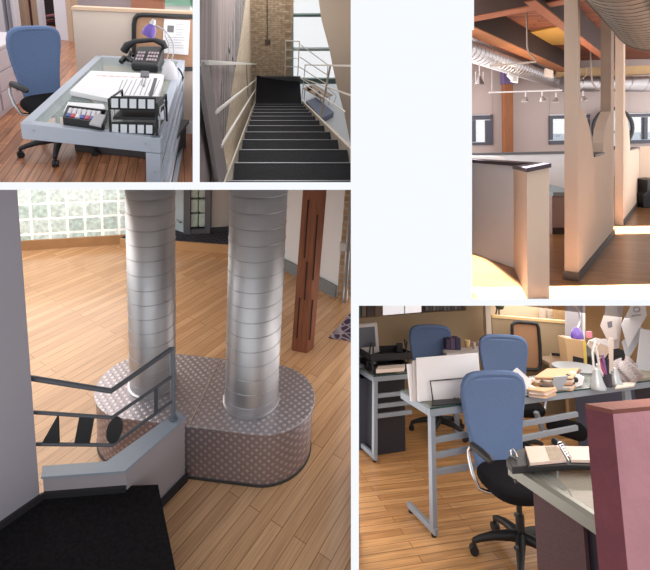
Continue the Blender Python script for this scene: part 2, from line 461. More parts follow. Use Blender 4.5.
def duct(c, r, h, label, nm='duct_column', pitch=.092):
    t = thing(R, nm, label, 'column', c, group=None); reg(t)
    mb = MB().lathe(c, [(r, 0), (r, h)], 48)
    build(mb, 'sheet_metal_tube', mat('galvanised', (.52, .51, .52), .45, 1.0, noise=.10, nscale=7, bump=.05, bscale=9), parent=t, smooth=True)
    k = .06
    while k < h:
        mb = MB(); n = 48
        mb.tube([V((c.x+(r+.001)*math.cos(2*PI*i/n), c.y+(r+.001)*math.sin(2*PI*i/n), c.z+k+.008*math.sin(2*PI*i/n+2.6))) for i in range(n)], .0022, 6, closed=True)
        build(mb, 'seam_ring', mat('ring_metal', (.42, .42, .44), .35, 1.0), parent=t, smooth=True)
        k += pitch
    build(MB().lathe(c, [(r+.012, 0), (r+.012, .012), (r, .018)], 40), 'foot_ring', M_steel, parent=t, smooth=True)
rc = R.aty(277.5, 400, kr_.y).x-kr_.x
rl = R.aty(174.5, 383, kl_.y).x-kl_.x
ztop_r = R.above(kr_, 186)+.02-HP; ztop_l = R.above(kl_, 186)+.05-HP
duct(kr_+V((0, 0, .0005)), rc, ztop_r+.3, 'nearer and wider galvanised duct column on the right end of the plinth')
duct(kl_+V((0, 0, .0005)), rl, ztop_l+.3, 'farther galvanised duct column on the left end of the plinth, behind the railing')

# black carpeted platform, foreground wall, knee wall and railing
ZP = .31
blackc = mat('black_speckled_carpet', (.010, .009, .010), .95, noise=.9, nscale=70, spec=.1)
e0, e1 = R.at(158, 484.5, ZP), R.at(178, 585, ZP)
pts = [R.at(-90, 600, ZP), e1, e0, R.at(36, 501, ZP), R.at(-80, 580, ZP)]
pts = [R.at(-140, 640, ZP), R.at(190, 640, ZP), e0, R.at(120, 486, ZP), R.at(38, 498, ZP), R.at(-140, 596, ZP)]
o = struct(MB().slab(pts, (0, 0, -ZP+.001)), 'floor', blackc, R); reg(o)
grey = mat('grey_white_paint', (.33, .305, .345), .8, noise=.03, nscale=4)
q0, q1 = R.at(-160, 640, ZP), R.at(40, 500, ZP)
dd = (q1-q0).normalized(); nn = V((-dd.y, dd.x, 0))
mb = MB().slab([q0, q1, q1+nn*.25, q0+nn*.25], (0, 0, 3.5))
o = struct(mb, 'wall_front', grey, R); reg(o)
trimb = mat('black_base', (.02, .018, .022), .6)
o = struct(MB().slab([q0-nn*.012, q1-nn*.012+dd*.012, q1+dd*.012, q0], (0, 0, .035)), 'baseboard_front', trimb, R); reg(o)
# knee wall: measured corner points on the cap
ZC = .435
kf = [R.at(41, 477, ZC), R.at(124.7, 471, ZC), R.at(186, 417.5, ZC)]
kb = [R.at(42.6, 465.8, ZC), R.at(106.8, 461.2, ZC), R.at(177.7, 410.8, ZC)]
kf2 = [p+V((0, .012, 0)) for p in kf]
lowc = mat('lilac_white_paint', (.36, .32, .34), .85)
def zz(p, z): return V((p.x, p.y, z))
mb = MB().slab([zz(p, 0) for p in (kf2[0], kf2[1], kf2[2]-V((.01, 0, 0)), kb[2]-V((.01, 0, 0)), kb[1]-V((.0, .01, 0)), kb[0])], (0, 0, ZC-.012))
kw = struct(mb, 'wall_low', lowc, R); reg(kw)
cap = mat('grey_cap', (.27, .31, .37), .35)
o = build(MB().slab([p+V((0, 0, -.012)) for p in kf+kb[::-1]], (0, 0, .012)), 'trim_4', cap, R, keep=True); o['kind'] = 'structure'; reg(o)
b0, b1, b2 = R.at(38, 499.5, ZP), R.at(124, 491, ZP), R.at(158, 484.5, ZP)
o = struct(MB().slab([zz(kf2[0], ZP), zz(kf2[1], ZP), zz(kf2[1], ZP)+V((-.0, -.014, 0)), zz(kf2[0], ZP)+V((0, -.014, 0))], (0, 0, .03)), 'baseboard_low', trimb, R); reg(o)
e = kf2[2]-kf2[1]; en = V((e.y, -e.x, 0)).normalized()*.014
o = struct(MB().slab([zz(kf2[1], 0), zz(kf2[2], 0), zz(kf2[2], 0)+en, zz(kf2[1], 0)+en], (0, 0, .05)), 'baseboard_low', trimb, R); reg(o)
# railing
c0, c1, c2 = [(kf[i]+kb[i])/2 for i in range(3)]
c1 = R.at(114, 466, ZC); c2 = R.at(173, 419, ZC); c0 = R.at(38, 471, ZC)
rl_ = thing(R, 'railing', 'grey tubular railing with black cut-out shapes on the low wall', 'railing', c1); reg(rl_)
tubem = mat('charcoal_rail', (.085, .09, .105), .4, .2)
tubel = mat('blue_grey_rail', (.17, .20, .24), .4, .2)
def rp(px, py, s): return R.atp(px, py, c0, c1) if s == 0 else R.atp(px, py, c1, c2)
ZZ = [R.above(c1, 391.5), R.above(c1, 418), R.above(c1, 445)]
for nm, L, r in (('handrail', [(28, 377.5, 0), (111, 391, 0), (171, 349, 1)], .013), ('middle_rail', [(30, 412, 0), (112, 417.5, 0), (171, 377, 1)], .009), ('lower_rail', [(36, 444, 0), (112.6, 445, 0), (171, 402, 1)], .009)):
    build(MB().tube([rp(*p) for p in L], r, 10), nm, tubem if nm != 'handrail' else tubem, parent=rl_, smooth=True)
build(MB().tube([c2-V((0, 0, .0)), R.atp(172.5, 348, c1, c2)], .013, 10), 'post', tubel, parent=rl_, smooth=True)
build(MB().tube([c2, c2+V((0, 0, .012))], .024, 12), 'post_foot', tubel, parent=rl_, smooth=True)
build(MB().bar(rp(156, 388, 1), rp(156, 411.5, 1), .022, .012, up=(1, 0, 0)), 'flat_bar', tubem, parent=rl_)
inf = mat('black_cutout', (.02, .02, .022), .5)
build(MB().slab([rp(41.5, 443.5, 0), rp(57.5, 415.5, 0), rp(58.5, 443.5, 0)], (0, .012, 0)), 'triangle_panel', inf, parent=rl_)
build(MB().slab([rp(74, 444, 0), rp(79.3, 416, 0), rp(93.8, 416.5, 0), rp(88.9, 444, 0)], (0, .012, 0)), 'slanted_panel', inf, parent=rl_)
build(MB().slab([rp(114+7.6*math.cos(t)+2*math.sin(t), 431-12.8*math.sin(t), 0) for t in [2*PI*k/28 for k in range(28)]], (0, .012, 0)), 'oval_panel', inf, parent=rl_)

ray_area(90, 187.5, 2.6, 9.5, 3.0, (0, 0, -1), 165, 'lobby_top_fill', (1, .96, .92))  # added fill above the lobby, no such fitting in the room
ray_area(352.8, 380, 2.2, 6, 1.6, (-1, 0, 0), 14, 'lobby_side_fill', (1, .97, .95))  # unseen fill added on the lobby's right side
# ================================================================== generic office chair (prototype about its own origin, faces -y, back towards +y)
def office_chair(room, name, label, loc, rz, group, sc=1.0, arms=True, wide=1.0):
    t = thing(room, name, label, 'chair', (0, 0, 0), 0, group, proto=True)
    def P(x, y, z): return V((x*sc, y*sc, z*sc))
    # backrest: a tall pad, wide rounded shoulders, narrower foot
    def back(u, v):
        a = 2*PI*u
        prof = [(.0, .13), (.06, .165), (.2, .19), (.45, .215), (.7, .235), (.86, .238), (.95, .205), (1.0, .13)]
        return a, prof
    outline = []
    hw = [(0.41, .09), (.415, .125), (.44, .145), (.53, .155), (.64, .172), (.77, .193), (.89, .208), (.96, .208), (1.01, .195), (1.04, .168), (1.055, .125), (1.06, .06)]
    right = [(w*wide, z) for z, w in hw]; left = [(-w*wide, z) for z, w in hw[::-1]]
    outl = right+left
    def yb(z): return .215 + .10*(z-.4) + .05*math.sin((z-.4)*5.0)
    mb = MB(); rings = []
    for k, (dy, s) in enumerate(((-.030, .86), (-.038, .93), (-.030, .985), (-.008, 1.0), (.012, .99), (.026, .95), (.030, .86))):
        ring = []
        for x, z in outl:
            zc = .735; cz = zc+(z-zc)*s if True else z
            ring.append(P(x*s, yb(cz)+dy - .28*x*x*1.4, cz))
        rings.append(ring)
    n = len(outl); vs = [p for r in rings for p in r]; fs = []
    for j in range(len(rings)-1): fs += [[j*n+i, j*n+(i+1) % n, (j+1)*n+(i+1) % n, (j+1)*n+i] for i in range(n)]
    # front and rear faces as strips across, so that the pad curves
    for j in (0, len(rings)-1):
        h = n//2
        for i in range(h-1): fs.append([j*n+i, j*n+i+1, j*n+n-2-i, j*n+n-1-i])
    mb.add(vs, fs); build(mb, 'backrest', M_blue, parent=t, smooth=True)
    # seat
    mb = MB(); sh = []
    for k in range(32):
        a = 2*PI*k/32; c, s_ = math.cos(a), math.sin(a)
        sh.append((.25*abs(c)**.62*(1 if c > 0 else -1), -.03+.235*abs(s_)**.62*(1 if s_ > 0 else -1)))
    rings = []
    for z, s in ((.415, .86), (.425, .95), (.45, 1.0), (.475, .99), (.492, .93), (.497, .8), (.492, .4)):
        rings.append([P(x*s, y*s, z) for x, y in sh])
    n = 32; vs = [p for r in rings for p in r]
    fs = [[j*n+i, j*n+(i+1) % n, (j+1)*n+(i+1) % n, (j+1)*n+i] for j in range(len(rings)-1) for i in range(n)]+[list(range(n))[::-1], [(len(rings)-1)*n+i for i in range(n)]]
    build(mb.add(vs, fs), 'seat', M_seat, parent=t, smooth=True)
    build(MB().bar(P(0, .05, .40), P(0, .25, .40), .09*sc, .02*sc).bar(P(0, .245, .39), P(0, .262, .62), .08*sc, .016*sc, up=(0, 1, 0)), 'back_support', M_black, parent=t, bevel=.004)
    build(MB().box(P(-.10, -.12, .375), P(.10, .12, .418)), 'mechanism', M_black, parent=t, bevel=.01)
    build(MB().lathe(P(0, 0, 0), [(.028*sc, .10*sc), (.028*sc, .25*sc), (.018*sc, .252*sc), (.018*sc, .38*sc)], 16), 'gas_lift', M_black, parent=t, smooth=True)
    for k in range(5):
        a = 2*PI*k/5+.35; c, s_ = math.cos(a), math.sin(a)
        q = [P(0, 0, .125), P(.07*c, .07*s_, .128), P(.17*c, .17*s_, .118), P(.26*c, .26*s_, .095), P(.30*c, .30*s_, .078)]
        l = build(MB().tube(q, [.036*sc, .032*sc, .026*sc, .02*sc, .017*sc], 10), 'base_leg', M_black, parent=t, smooth=True)
        ca = build(MB().tube([P(.30*c-.011*s_-.011*s_, .30*s_+.022*c, .028), P(.30*c-.003*s_, .30*s_+.003*c, .028)], .028*sc, 14)
                   .tube([P(.30*c+.003*s_, .30*s_-.003*c, .028), P(.30*c+.022*s_, .30*s_-.022*c, .028)], .028*sc, 14)
                   .tube([P(.30*c, .30*s_, .03), P(.30*c, .30*s_, .085)], .012*sc, 8), 'caster', M_black, parent=l, smooth=True)
    for sx in (-1, 1):
        if not arms: break
        ar = build(MB().tube([P(sx*.10, -.02, .405), P(sx*.22, -.02, .40), P(sx*.285, -.01, .42), P(sx*.312, .02, .50), P(sx*.318, .05, .58), P(sx*.315, .055, .625), P(sx*.31, .03, .652), P(sx*.305, -.03, .657), P(sx*.30, -.16, .657)], .0125*sc, 10), 'arm_tube', M_chrome, parent=t, smooth=True)
        build(MB().tube([P(sx*.305, .035, .66), P(sx*.305, .02, .662), P(sx*.30, -.07, .664), P(sx*.295, -.18, .662), P(sx*.295, -.205, .658)], [.012*sc, .024*sc, .026*sc, .024*sc, .010*sc], 12), 'arm_pad', M_black, parent=ar, smooth=True)
    t.matrix_world = room.T @ Matrix.Translation(loc) @ Matrix.Rotation(rz, 4, 'Z')
    return t

# ================================================================== DESK CORNER (glass desk, blue chair, pinboard)
R = ROOMS['desk']
def rg(o): o['_room'] = 'desk'; return o
fl = bricks('red_oak_planks', (.29, .115, .055), (.44, .195, .095), (.09, .03, .018), .7, .07, .003, rough=.38, rotz=-math.radians(110), bump=.1, grain=.45, gscale=(2, 30, 2), coat=.2)
rg(struct(MB().slab([(-7, 1.5, 0), (4, 1.5, 0), (4, 12, 0), (-7, 12, 0)], (0, 0, -.05)), 'floor', fl, R))
def vw(p0, p1, z0, z1, th, name, m, st=True):
    d = p1-p0; n = V((-d.y, d.x, 0)).normalized()*th
    o = build(MB().slab([V((p0.x, p0.y, z0)), V((p1.x, p1.y, z0)), V((p1.x, p1.y, z1)), V((p0.x, p0.y, z1))], n), name, m, R, keep=True)
    if st: o['kind'] = 'structure'
    return rg(o)
# desk frame ---------------------------------------------------------
ZD = .73
fl_, fr_, br2, bl2 = R.at(20, 123, ZD), R.at(160.5, 138.5, ZD), R.at(184.5, 60, ZD), R.at(96.5, 55, ZD)
dk = thing(R, 'glass_desk', 'glass topped desk with silver metal frame, in front of the tan partition', 'desk', V(((fl_+br2)/2).to_tuple())-V((0, 0, ZD))); rg(dk)
h = .085; wl = .10
def inset(a, b, w):
    d = (b-a).normalized(); n = V((-d.y, d.x, 0)); return n*w
mb = MB()
def rail(a, b, w, hh, z=ZD): # rail with its outer face on a-b (counter clockwise loop, inside on the left)
    n = inset(a, b, w); return MB().slab([zz(a, z-hh), zz(b, z-hh), zz(b, z), zz(a, z)], n)
def zz(p, z): return V((p.x, p.y, z))
build(rail(fl_, fr_, .05, .085), 'front_rail', M_silver, parent=dk, bevel=.004)
M_rail2 = mat('shaded_olive_rail', (.36, .38, .38), .35, .5)
build(rail(fr_, br2, .05, .07), 'right_rail', M_silver, parent=dk, bevel=.003)
build(rail(br2, bl2, .05, .07), 'back_rail', M_silver, parent=dk, bevel=.003)
build(rail(bl2, fl_, .05, .07), 'left_rail', M_silver, parent=dk, bevel=.003)
e1_ = (fl_-fr_).normalized(); e2_ = (br2-fr_).normalized()
build(MB().slab([zz(fr_, 0), zz(fr_+e1_*.075, 0), zz(fr_+e1_*.075+e2_*.05, 0), zz(fr_+e2_*.05, 0)], (0, 0, ZD-.087)), 'leg', M_silver, parent=dk, bevel=.004)
build(MB().slab([zz(br2, 0), zz(br2+e1_*.05, 0), zz(br2+e1_*.05-e2_*.08, 0), zz(br2-e2_*.08, 0)], (0, 0, ZD-.072)), 'leg', M_silver, parent=dk, bevel=.004)
build(MB().slab([zz(bl2, 0), zz(bl2-e1_*.05, 0), zz(bl2-e1_*.05-e2_*.08, 0), zz(bl2-e2_*.08, 0)], (0, 0, ZD-.072)), 'leg', M_silver, parent=dk, bevel=.004)
for k, z in enumerate((.58, .45, .32, .19)):
    build(MB().bar(zz(fr_+e2_*.07-V((.012, 0, 0)), z), zz(br2-e2_*.09-V((.012, 0, 0)), z), .018, .045), 'side_slat', M_silver, parent=dk, bevel=.002)
build(MB().bar(zz(fr_+e2_*.02, .02), zz(br2, .02), .03, .04), 'floor_rail', M_silver, parent=dk)
cen = (fl_+fr_+br2+bl2)/4
gl = [p+(cen-p)*.05 for p in (fl_, fr_, br2, bl2)]
build(MB().slab([zz(p, ZD-.010) for p in gl], (0, 0, .009)), 'glass_top', M_glass, parent=dk)
for pxx, pyy in ((33, 131), (145, 144), (155, 172)):
    p = R.atp(pxx, pyy, fl_, fr_); dn = inset(fl_, fr_, -1)
    build(MB().tube([p+dn*-.002, p+dn*.004], .006, 10), 'bolt', M_steel, parent=dk)
# dark pedestal under the desk
o = tag(build(MB().box((0, 0, 0), (1, 1, 1)), 'x', M_black, R), 'x', 'x') if False else None
pd = rg(thing(R, 'storage_box', 'dark grey low box on the floor under the glass desk', 'box', R.at(122, 152)))
c = R.at(122, 158)
build(MB().cbox(c+V((0, .2, .11)), (.80, .34, .22), math.atan2(-e1_.y, -e1_.x)), 'body', mat('dark_grey_box', (.06, .055, .06), .6), parent=pd, bevel=.01)
build(MB().cbox(c+V((0, .2, .23)), (.84, .38, .03), math.atan2(-e1_.y, -e1_.x)), 'lid', mat('dark_grey_lid', (.08, .075, .08), .6), parent=pd, bevel=.006)

# partition with board ----------------------------------------------
tan = mat('tan_laminate', (.60, .49, .42), .65, noise=.06, nscale=2.5)
pa = R.at(73.5, 160); 
# partition stands just behind the desk
yv = br2.y+.14
pA = R.aty(72, 10, bl2.y+.20); pB = R.aty(200, 16, br2.y+.16)
zt = R.aty(72, 9.5, pA.y).z; zt2 = R.aty(193, 14, pB.y).z; ztp = (zt+zt2)/2
pt = rg(thing(R, 'partition', 'low tan office partition behind the glass desk', 'partition', zz(pA, 0)))
d = (pB-pA); n = V((-d.y, d.x, 0)).normalized()
build(MB().slab([zz(pA, 0), zz(pB+d*.1, 0), V((pB.x, pB.y, zt2))+d*.1, V((pA.x, pA.y, zt))], n*.07), 'panel', tan, parent=pt, bevel=.003)
build(MB().slab([V((pA.x, pA.y, zt))-n*.012, V((pB.x, pB.y, zt2))+d*.1-n*.012, V((pB.x, pB.y, zt2))+d*.1+n*.085, V((pA.x, pA.y, zt))+n*.085], (0, 0, .025)), 'cap', mat('pale_wood_cap', (.62, .43, .30), .5), parent=pt)
build(MB().slab([zz(pA, 0)-n*.012, zz(pB+d*.1, 0)-n*.012, zz(pB+d*.1, 0), zz(pA, 0)], (0, 0, .12)), 'skirting', mat('white_skirt', (.72, .72, .74), .5), parent=pt)
def ppt(px, py, off=0): return R.atp(px, py, pA, pB)-n*off
cb = rg(thing(R, 'pinboard', 'brown pinboard in rounded black frame with a white sheet pinned on', 'pinboard', ppt(165, 68)))
pz = [ppt(134.5, 69, .01), ppt(134.5, 24, .01), ppt(135.5, 18.5, .01), ppt(138, 15.5, .01), ppt(143, 14.5, .01), ppt(197, 16.5, .01)]
build(MB().slab([ppt(136, 68, .012), ppt(136, 16, .012), ppt(200, 18, .012), ppt(200, 69, .012)], n*.01), 'cork', mat('cork_brown', (.45, .255, .155), .9, noise=.15, nscale=60), parent=cb)
build(MB().tube([p-n*.012 for p in pz], .019, 8), 'frame', M_black, parent=cb, smooth=True)
build(MB().tube([ppt(134.5, 69, .02), ppt(200, 68.5, .02)], .019, 8), 'frame', M_black, parent=cb, smooth=True)
sh = build(MB().slab([ppt(164.5, 18.5, .022), ppt(190.5, 20, .022), ppt(188.5, 54.5, .022), ppt(162.5, 52.5, .022)], n*.004), 'pinned_sheet', M_paper, parent=cb)
mb = MB(); random.seed(3)
mb.slab([ppt(168, 25, .024), ppt(174.5, 25.3, .024), ppt(174, 32, .024), ppt(167.6, 31.6, .024)], n*.001)
build(mb, 'print_block', mat('grey_ink', (.20, .19, .20), .8), parent=sh)
mb = MB()
for k in range(10):
    y = 23.5+k*2.6; x0 = 176 if y < 34 else 168; x1 = 185-random.random()*4
    mb.slab([ppt(x0, y+.1*(x0-164)/10, .024), ppt(x1, y+.3, .024), ppt(x1, y+.8, .024), ppt(x0, y+.55, .024)], n*.001)
build(mb, 'printed_lines', mat('pale_ink', (.45, .44, .46), .8), parent=sh)

# things above the partition on the right: wooden cabinet with a green box
cz_ = R.aty(150, 2, pA.y+.9)
yy = pA.y+.9
rg(tag(build(MB().slab([R.aty(131, 9, yy), R.aty(163, 11, yy), R.aty(163, -8, yy), R.aty(131, -8, yy)], (0, .25, 0)), 'wooden_cabinet', mat('warm_wood', (.30, .12, .07), .5, noise=.2, nscale=5), R), 'reddish wooden cabinet standing behind the tan partition', 'cabinet'))
bx = rg(thing(R, 'file_box', 'pale green and white file box above the pinboard', 'box', R.aty(175, 14, yy-.2)))
build(MB().slab([R.aty(165, 12.5, yy-.2), R.aty(190, 14.5, yy-.2), R.aty(190, 5, yy-.2), R.aty(165, 4, yy-.2)], (0, .2, 0)), 'body', mat('grey_white_box', (.50, .52, .50), .7), parent=bx)
build(MB().slab([R.aty(165, 5, yy-.215), R.aty(190, 6, yy-.215), R.aty(190, -3, yy-.215), R.aty(165, -3, yy-.215)], (0, .23, 0)), 'lid', mat('green_lid', (.22, .42, .32), .6), parent=bx)
# back of the room
YB = 9.6
wallm = mat('mauve_white_wall', (.40, .34, .36), .9)
def bw(x0, x1, y, m, name, yb=None, py=80, th=.1, kind=True, top=-12, bot=120):
    a = R.aty(x0, 40, y); b = R.aty(x1, 40, y)
    o = build(MB().box((a.x, y, 0), (b.x, y+th, 3.2)), name, m, R, keep=True)
    if kind: o['kind'] = 'structure'
    return rg(o)
yF = R.at(70, 41).y    # far floor line near the door
bw(-80, 260, yF+1.6, mat('dark_room_wall', (.035, .02, .025), .9), 'wall_back')
bw(78, 260, yF+.9, wallm, 'wall_right')
bw(57, 68.5, yF, mat('white_gloss_trim', (.62, .60, .66), .4), 'trim_1', th=.16)
bw(68.5, 73, yF-.02, mat('tan_wall', (.46, .33, .24), .8), 'wall_2', th=.2)
bw(66.5, 90, yF-.05, MATS['tan_wall'], 'wall_2', th=.1) if False else None
bw(40.5, 44, yF+.15, MATS['white_gloss_trim'], 'trim_2', th=.1)
bw(35, 40.5, yF+.2, MATS['tan_wall'], 'wall_3', th=.1)
bw(18.5, 28.5, yF+.1, MATS['tan_wall'], 'wall_3', th=.1)
rg(tag(bw(28, 35.5, yF+.22, mat('dark_red_cloth', (.10, .025, .035), .9, noise=.4, nscale=8), 'hanging_cloth', kind=False), 'dark red cloth hanging on the tan wall by the doorway', 'cloth'))
# shelf of red things in the dark doorway
yD = yF+1.0
for (x0, x1, y0, y1, cc, lb) in ((45, 54, 14, 18, (.30, .10, .12), 'dull red folded cloth, upper one in the dark doorway'), (45, 55, 20, 23.5, (.26, .07, .09), 'dull red folded cloth, lower one in the dark doorway')):
    rg(tag(build(MB().slab([R.aty(x0, y1, yD), R.aty(x1, y1-1, yD), R.aty(x1-1, y0, yD), R.aty(x0, y0+1, yD)], (0, .3, 0)), 'folded_cloth', mat('cloth_%d' % y0, cc, .9), R, bevel=.02), lb, 'cloth', 'red cloths in the doorway'))
sfr = rg(thing(R, 'metal_shelf', 'dark metal shelf in the doorway behind the chair', 'shelf', R.aty(50, 40, yD)))
for yy_ in (18.8, 24.3, 34):
    build(MB().slab([R.aty(42, yy_, yD-.05), R.aty(57, yy_-1, yD-.05), R.aty(57, yy_-.2, yD-.05), R.aty(42, yy_+.8, yD-.05)], (0, .4, 0)), 'shelf_board', mat('dark_metal', (.03, .03, .035), .5), parent=sfr)
# white cabinets and door frame on the left
wc = R.at(-12, 132); 
cab = mat('mauve_cabinet', (.44, .38, .42), .6)
a_, b_2 = R.at(-40, 150), R.at(33, 92)
d = b_2-a_; n2 = V((-d.y, d.x, 0)).normalized()
zc = .80
zc = R.atp(5, 46, a_, b_2).z
lc = rg(thing(R, 'filing_cabinet', 'low pale mauve cabinet with drawers at the far left behind the blue chair', 'cabinet', a_))
build(MB().slab([zz(a_, 0), zz(b_2, 0), zz(b_2, zc), zz(a_, zc)], n2*.5), 'body', cab, parent=lc, bevel=.005)
build(MB().slab([zz(a_, zc)-n2*.01, zz(b_2, zc)-n2*.01, zz(b_2, zc+.02)-n2*.01, zz(a_, zc+.02)-n2*.01], n2*.52), 'top', mat('mauve_top', (.52, .47, .50), .4), parent=lc)
for k in range(3):
    z0 = .05+k*(zc-.06)/3; z1 = z0+(zc-.06)/3-.015
    for q in range(2):
        s0, s1 = (.02, .49) if q == 0 else (.51, .98)
        p0_, p1_ = a_+d*s0, a_+d*s1
        dr_ = build(MB().slab([zz(p0_, z0), zz(p1_, z0), zz(p1_, z1), zz(p0_, z1)], n2*-.012), 'drawer', cab, parent=lc, bevel=.003)
        m_ = (p0_+p1_)/2
        build(MB().bar(zz(m_-d.normalized()*.06, z1-.06)-n2*.03, zz(m_+d.normalized()*.06, z1-.06)-n2*.03, .012, .012), 'handle', M_steel, parent=dr_)
bw(9.5, 18.6, yF-.25, MATS['white_gloss_trim'], 'door_1', th=.1)
bw(6.3, 8.8, yF-.3, mat('grey_gap', (.20, .20, .24), .6), 'trim_3', th=.05)
bw(-60, 6.5, yF-.32, mat('pale_wall', (.52, .50, .56), .8), 'wall_left', th=.1)
bw(12, 13, yF-.29, MATS['grey_gap'], 'trim_3', th=.04)

# chair ---------------------------------------------------------------
cp = R.at(61, 152)
ch = office_chair(R, 'office_chair', 'blue backed swivel chair with black seat behind the left end of the glass desk', cp, math.radians(58), None, sc=.89); rg(ch)
CHAIR = ch

# things on the desk --------------------------------------------------
def on(px, py, z=ZD): return R.at(px, py, z)
def sheet_poly(pts, z, th, room=R): return MB().slab([room.at(x, y, z+th) for x, y in pts], (0, 0, -th))
# big stack of drawings
st = rg(thing(R, 'paper_stack', 'big stack of white drawings on the glass desk beneath a black clip', 'papers', on(120, 90)))
outl = [(70, 91), (91, 70.5), (164, 74.5), (161, 86), (156, 102), (110, 98.5)]
for k in range(6):
    j = [(x+random.uniform(-.5, .5), y+random.uniform(-.4, .4)) for x, y in outl]
    build(MB().slab([R.at(x, y, ZD+.03) + V((0, 0, -.004)) for x, y in j], (0, 0, .0042)) if k == 5 else MB().slab([zz(R.at(x, y, ZD+.03), ZD+.001+k*.005) for x, y in j], (0, 0, .0045)), 'drawing_sheet', M_paper, parent=st)
mb = MB(); z = ZD+.031
for k in range(9):
    x = 118+k*4.6
    a, b = R.at(x+5, 78+random.random()*4, z), R.at(x-3+random.random()*2, 95, z)
    mb.bar(a, b, .005, .001)
build(mb, 'printed_lines', mat('mid_ink', (.36, .34, .36), .8), parent=st)
build(MB().slab([R.at(154, 78, z), R.at(157.5, 78.2, z), R.at(152, 97, z), R.at(148.5, 96.5, z)], (0, 0, .001)), 'title_bar', M_ink, parent=st)
mb = MB()
for k in range(6):
    a = R.at(96+k*7, 75+k*.3, z); mb.bar(a, a+V((.07, .0, 0)), .012, .001)
build(mb, 'pink_notes', mat('pink_ink', (.80, .52, .52), .8), parent=st)
cl_ = rg(thing(R, 'binder_clip', 'dark binder clip at the far edge of the drawings', 'clip', R.at(144.5, 76, z)))
build(MB().slab([R.at(140.5, 77.5, z), R.at(149, 78, z), R.at(149.3, 72.5, z), R.at(141, 72, z)], (0, 0, .012)), 'body', mat('slate', (.12, .13, .15), .4), parent=cl_, bevel=.003)
build(MB().tube([R.at(143, 77.5, z)+V((0, 0, .006)), R.at(141.5, 86, z)+V((0, 0, .006)), R.at(144, 87, z)+V((0, 0, .006)), R.at(146.5, 78, z)+V((0, 0, .006))], .003, 6), 'wire_handle', M_steel, parent=cl_)
# second pile: small white note pad, film strip box of markers
np_ = rg(tag(build(sheet_poly([(63.5, 111), (68, 102), (103, 104), (105, 107), (100, 112.5)], ZD+.0, .03), 'notepad', M_paper, R), 'white notepad between the drawings and the marker tray', 'notepad'))
mt = rg(thing(R, 'marker_tray', 'black open tray of coloured markers at the front of the desk', 'tray', on(85, 120)))
tz = ZD
q = [on(65, 121.5), on(70, 112), on(107, 116), on(102.5, 128)]
q = [on(64.5, 124.5), on(69, 112.5), on(107.5, 117), on(103, 130)]
build(MB().slab(q, (0, 0, .012)), 'base', M_black, parent=mt)
for i in range(4):
    a, b = q[i], q[(i+1) % 4]; build(MB().bar(a+V((0, 0, .02)), b+V((0, 0, .02)), .010, .04), 'rim', M_black, parent=mt)
cols = [(.05, .12, .35), (.55, .05, .08), (.75, .75, .78), (.06, .10, .40), (.60, .08, .10), (.10, .10, .30), (.7, .68, .7)]
for k, cc in enumerate(cols):
    u = (k+.6)/8.2
    a = q[0].lerp(q[3], u).lerp(q[1].lerp(q[2], u), .12)+V((0, 0, .03)); b = q[0].lerp(q[3], u).lerp(q[1].lerp(q[2], u), .85)+V((0, 0, .03))
    nm = ['dark blue', 'red', 'silver white', 'blue', 'crimson', 'navy', 'grey white'][k]
    mk_ = rg(thing(R, 'marker', 'marker in the black tray with %s cap, %s' % (nm, ['leftmost', 'second from the left', 'third from the left', 'in the middle', 'third from the right', 'second from the right', 'rightmost'][k]), 'marker', a, 0, 'markers in the black tray'))
    m1 = a.lerp(b, .35)
    build(MB().tube([a, m1], .012, 10), 'cap', mat('cap_%d' % k, cc, .4), parent=mk_, smooth=True)
    build(MB().tube([m1, b], .0105, 10), 'barrel', mat('marker_white', (.66, .62, .66), .4), parent=mk_, smooth=True)
rg(tag(build(MB().slab([R.at(89, 123, ZD+.06), R.at(95.5, 113.5, ZD+.06), R.at(106, 114.5, ZD+.06), R.at(101, 125.5, ZD+.06)], (0, 0, -.012)), 'calculator', mat('grey_white_plastic', (.42, .40, .42), .5), R, bevel=.003), 'grey plastic case lying on the right of the marker tray', 'case'))
# two wire letter organisers with white labels
A1, B1 = on(110.5, 131.5), on(157, 135.5)
dd1 = (B1-A1).normalized(); n1 = V((-dd1.y, dd1.x, 0))
org = rg(thing(R, 'desk_organiser', 'black three tier wire organiser with white label windows at the front right of the desk', 'organiser', (A1+B1)/2))
L1 = (B1-A1).length
def tier(px0, py0, px1, py1, name):
    a0, a1_ = R.atp(px0, py0, A1, B1), R.atp(px1, py0+1.2, A1, B1)
    c0_, c1_ = R.atp(px0, py1, A1, B1), R.atp(px1, py1+1.2, A1, B1)
    fr = build(MB().slab([c0_, c1_, a1_, a0], n1*.012), name, M_black, parent=org, bevel=.002)
    for k in range(5):
        u0, u1 = (k+.13)/5, (k+.87)/5
        lo0, lo1 = c0_.lerp(c1_, u0), c0_.lerp(c1_, u1); hi0, hi1 = a0.lerp(a1_, u0), a0.lerp(a1_, u1)
        build(MB().slab([lo0.lerp(hi0, .16)-n1*.003, lo1.lerp(hi1, .16)-n1*.003, lo1.lerp(hi1, .86)-n1*.003, lo0.lerp(hi0, .86)-n1*.003], n1*.004), 'label_window', mat('label_white', (.74, .76, .80), .6), parent=fr)
    return c0_, c1_
c0_, c1_ = tier(110.3, 96.5, 155.5, 109.5, 'upper_front')
build(MB().slab([c0_, c1_, c1_+n1*.22, c0_+n1*.22], (0, 0, .008)), 'shelf', M_black, parent=org)
c0_, c1_ = tier(111, 122.3, 153.5, 134.2, 'lower_front')
build(MB().slab([c0_, c1_, c1_+n1*.22, c0_+n1*.22], (0, 0, .008)), 'shelf', M_black, parent=org)
mp = (R.atp(110.5, 112, A1, B1)+R.atp(110.5, 119, A1, B1))/2
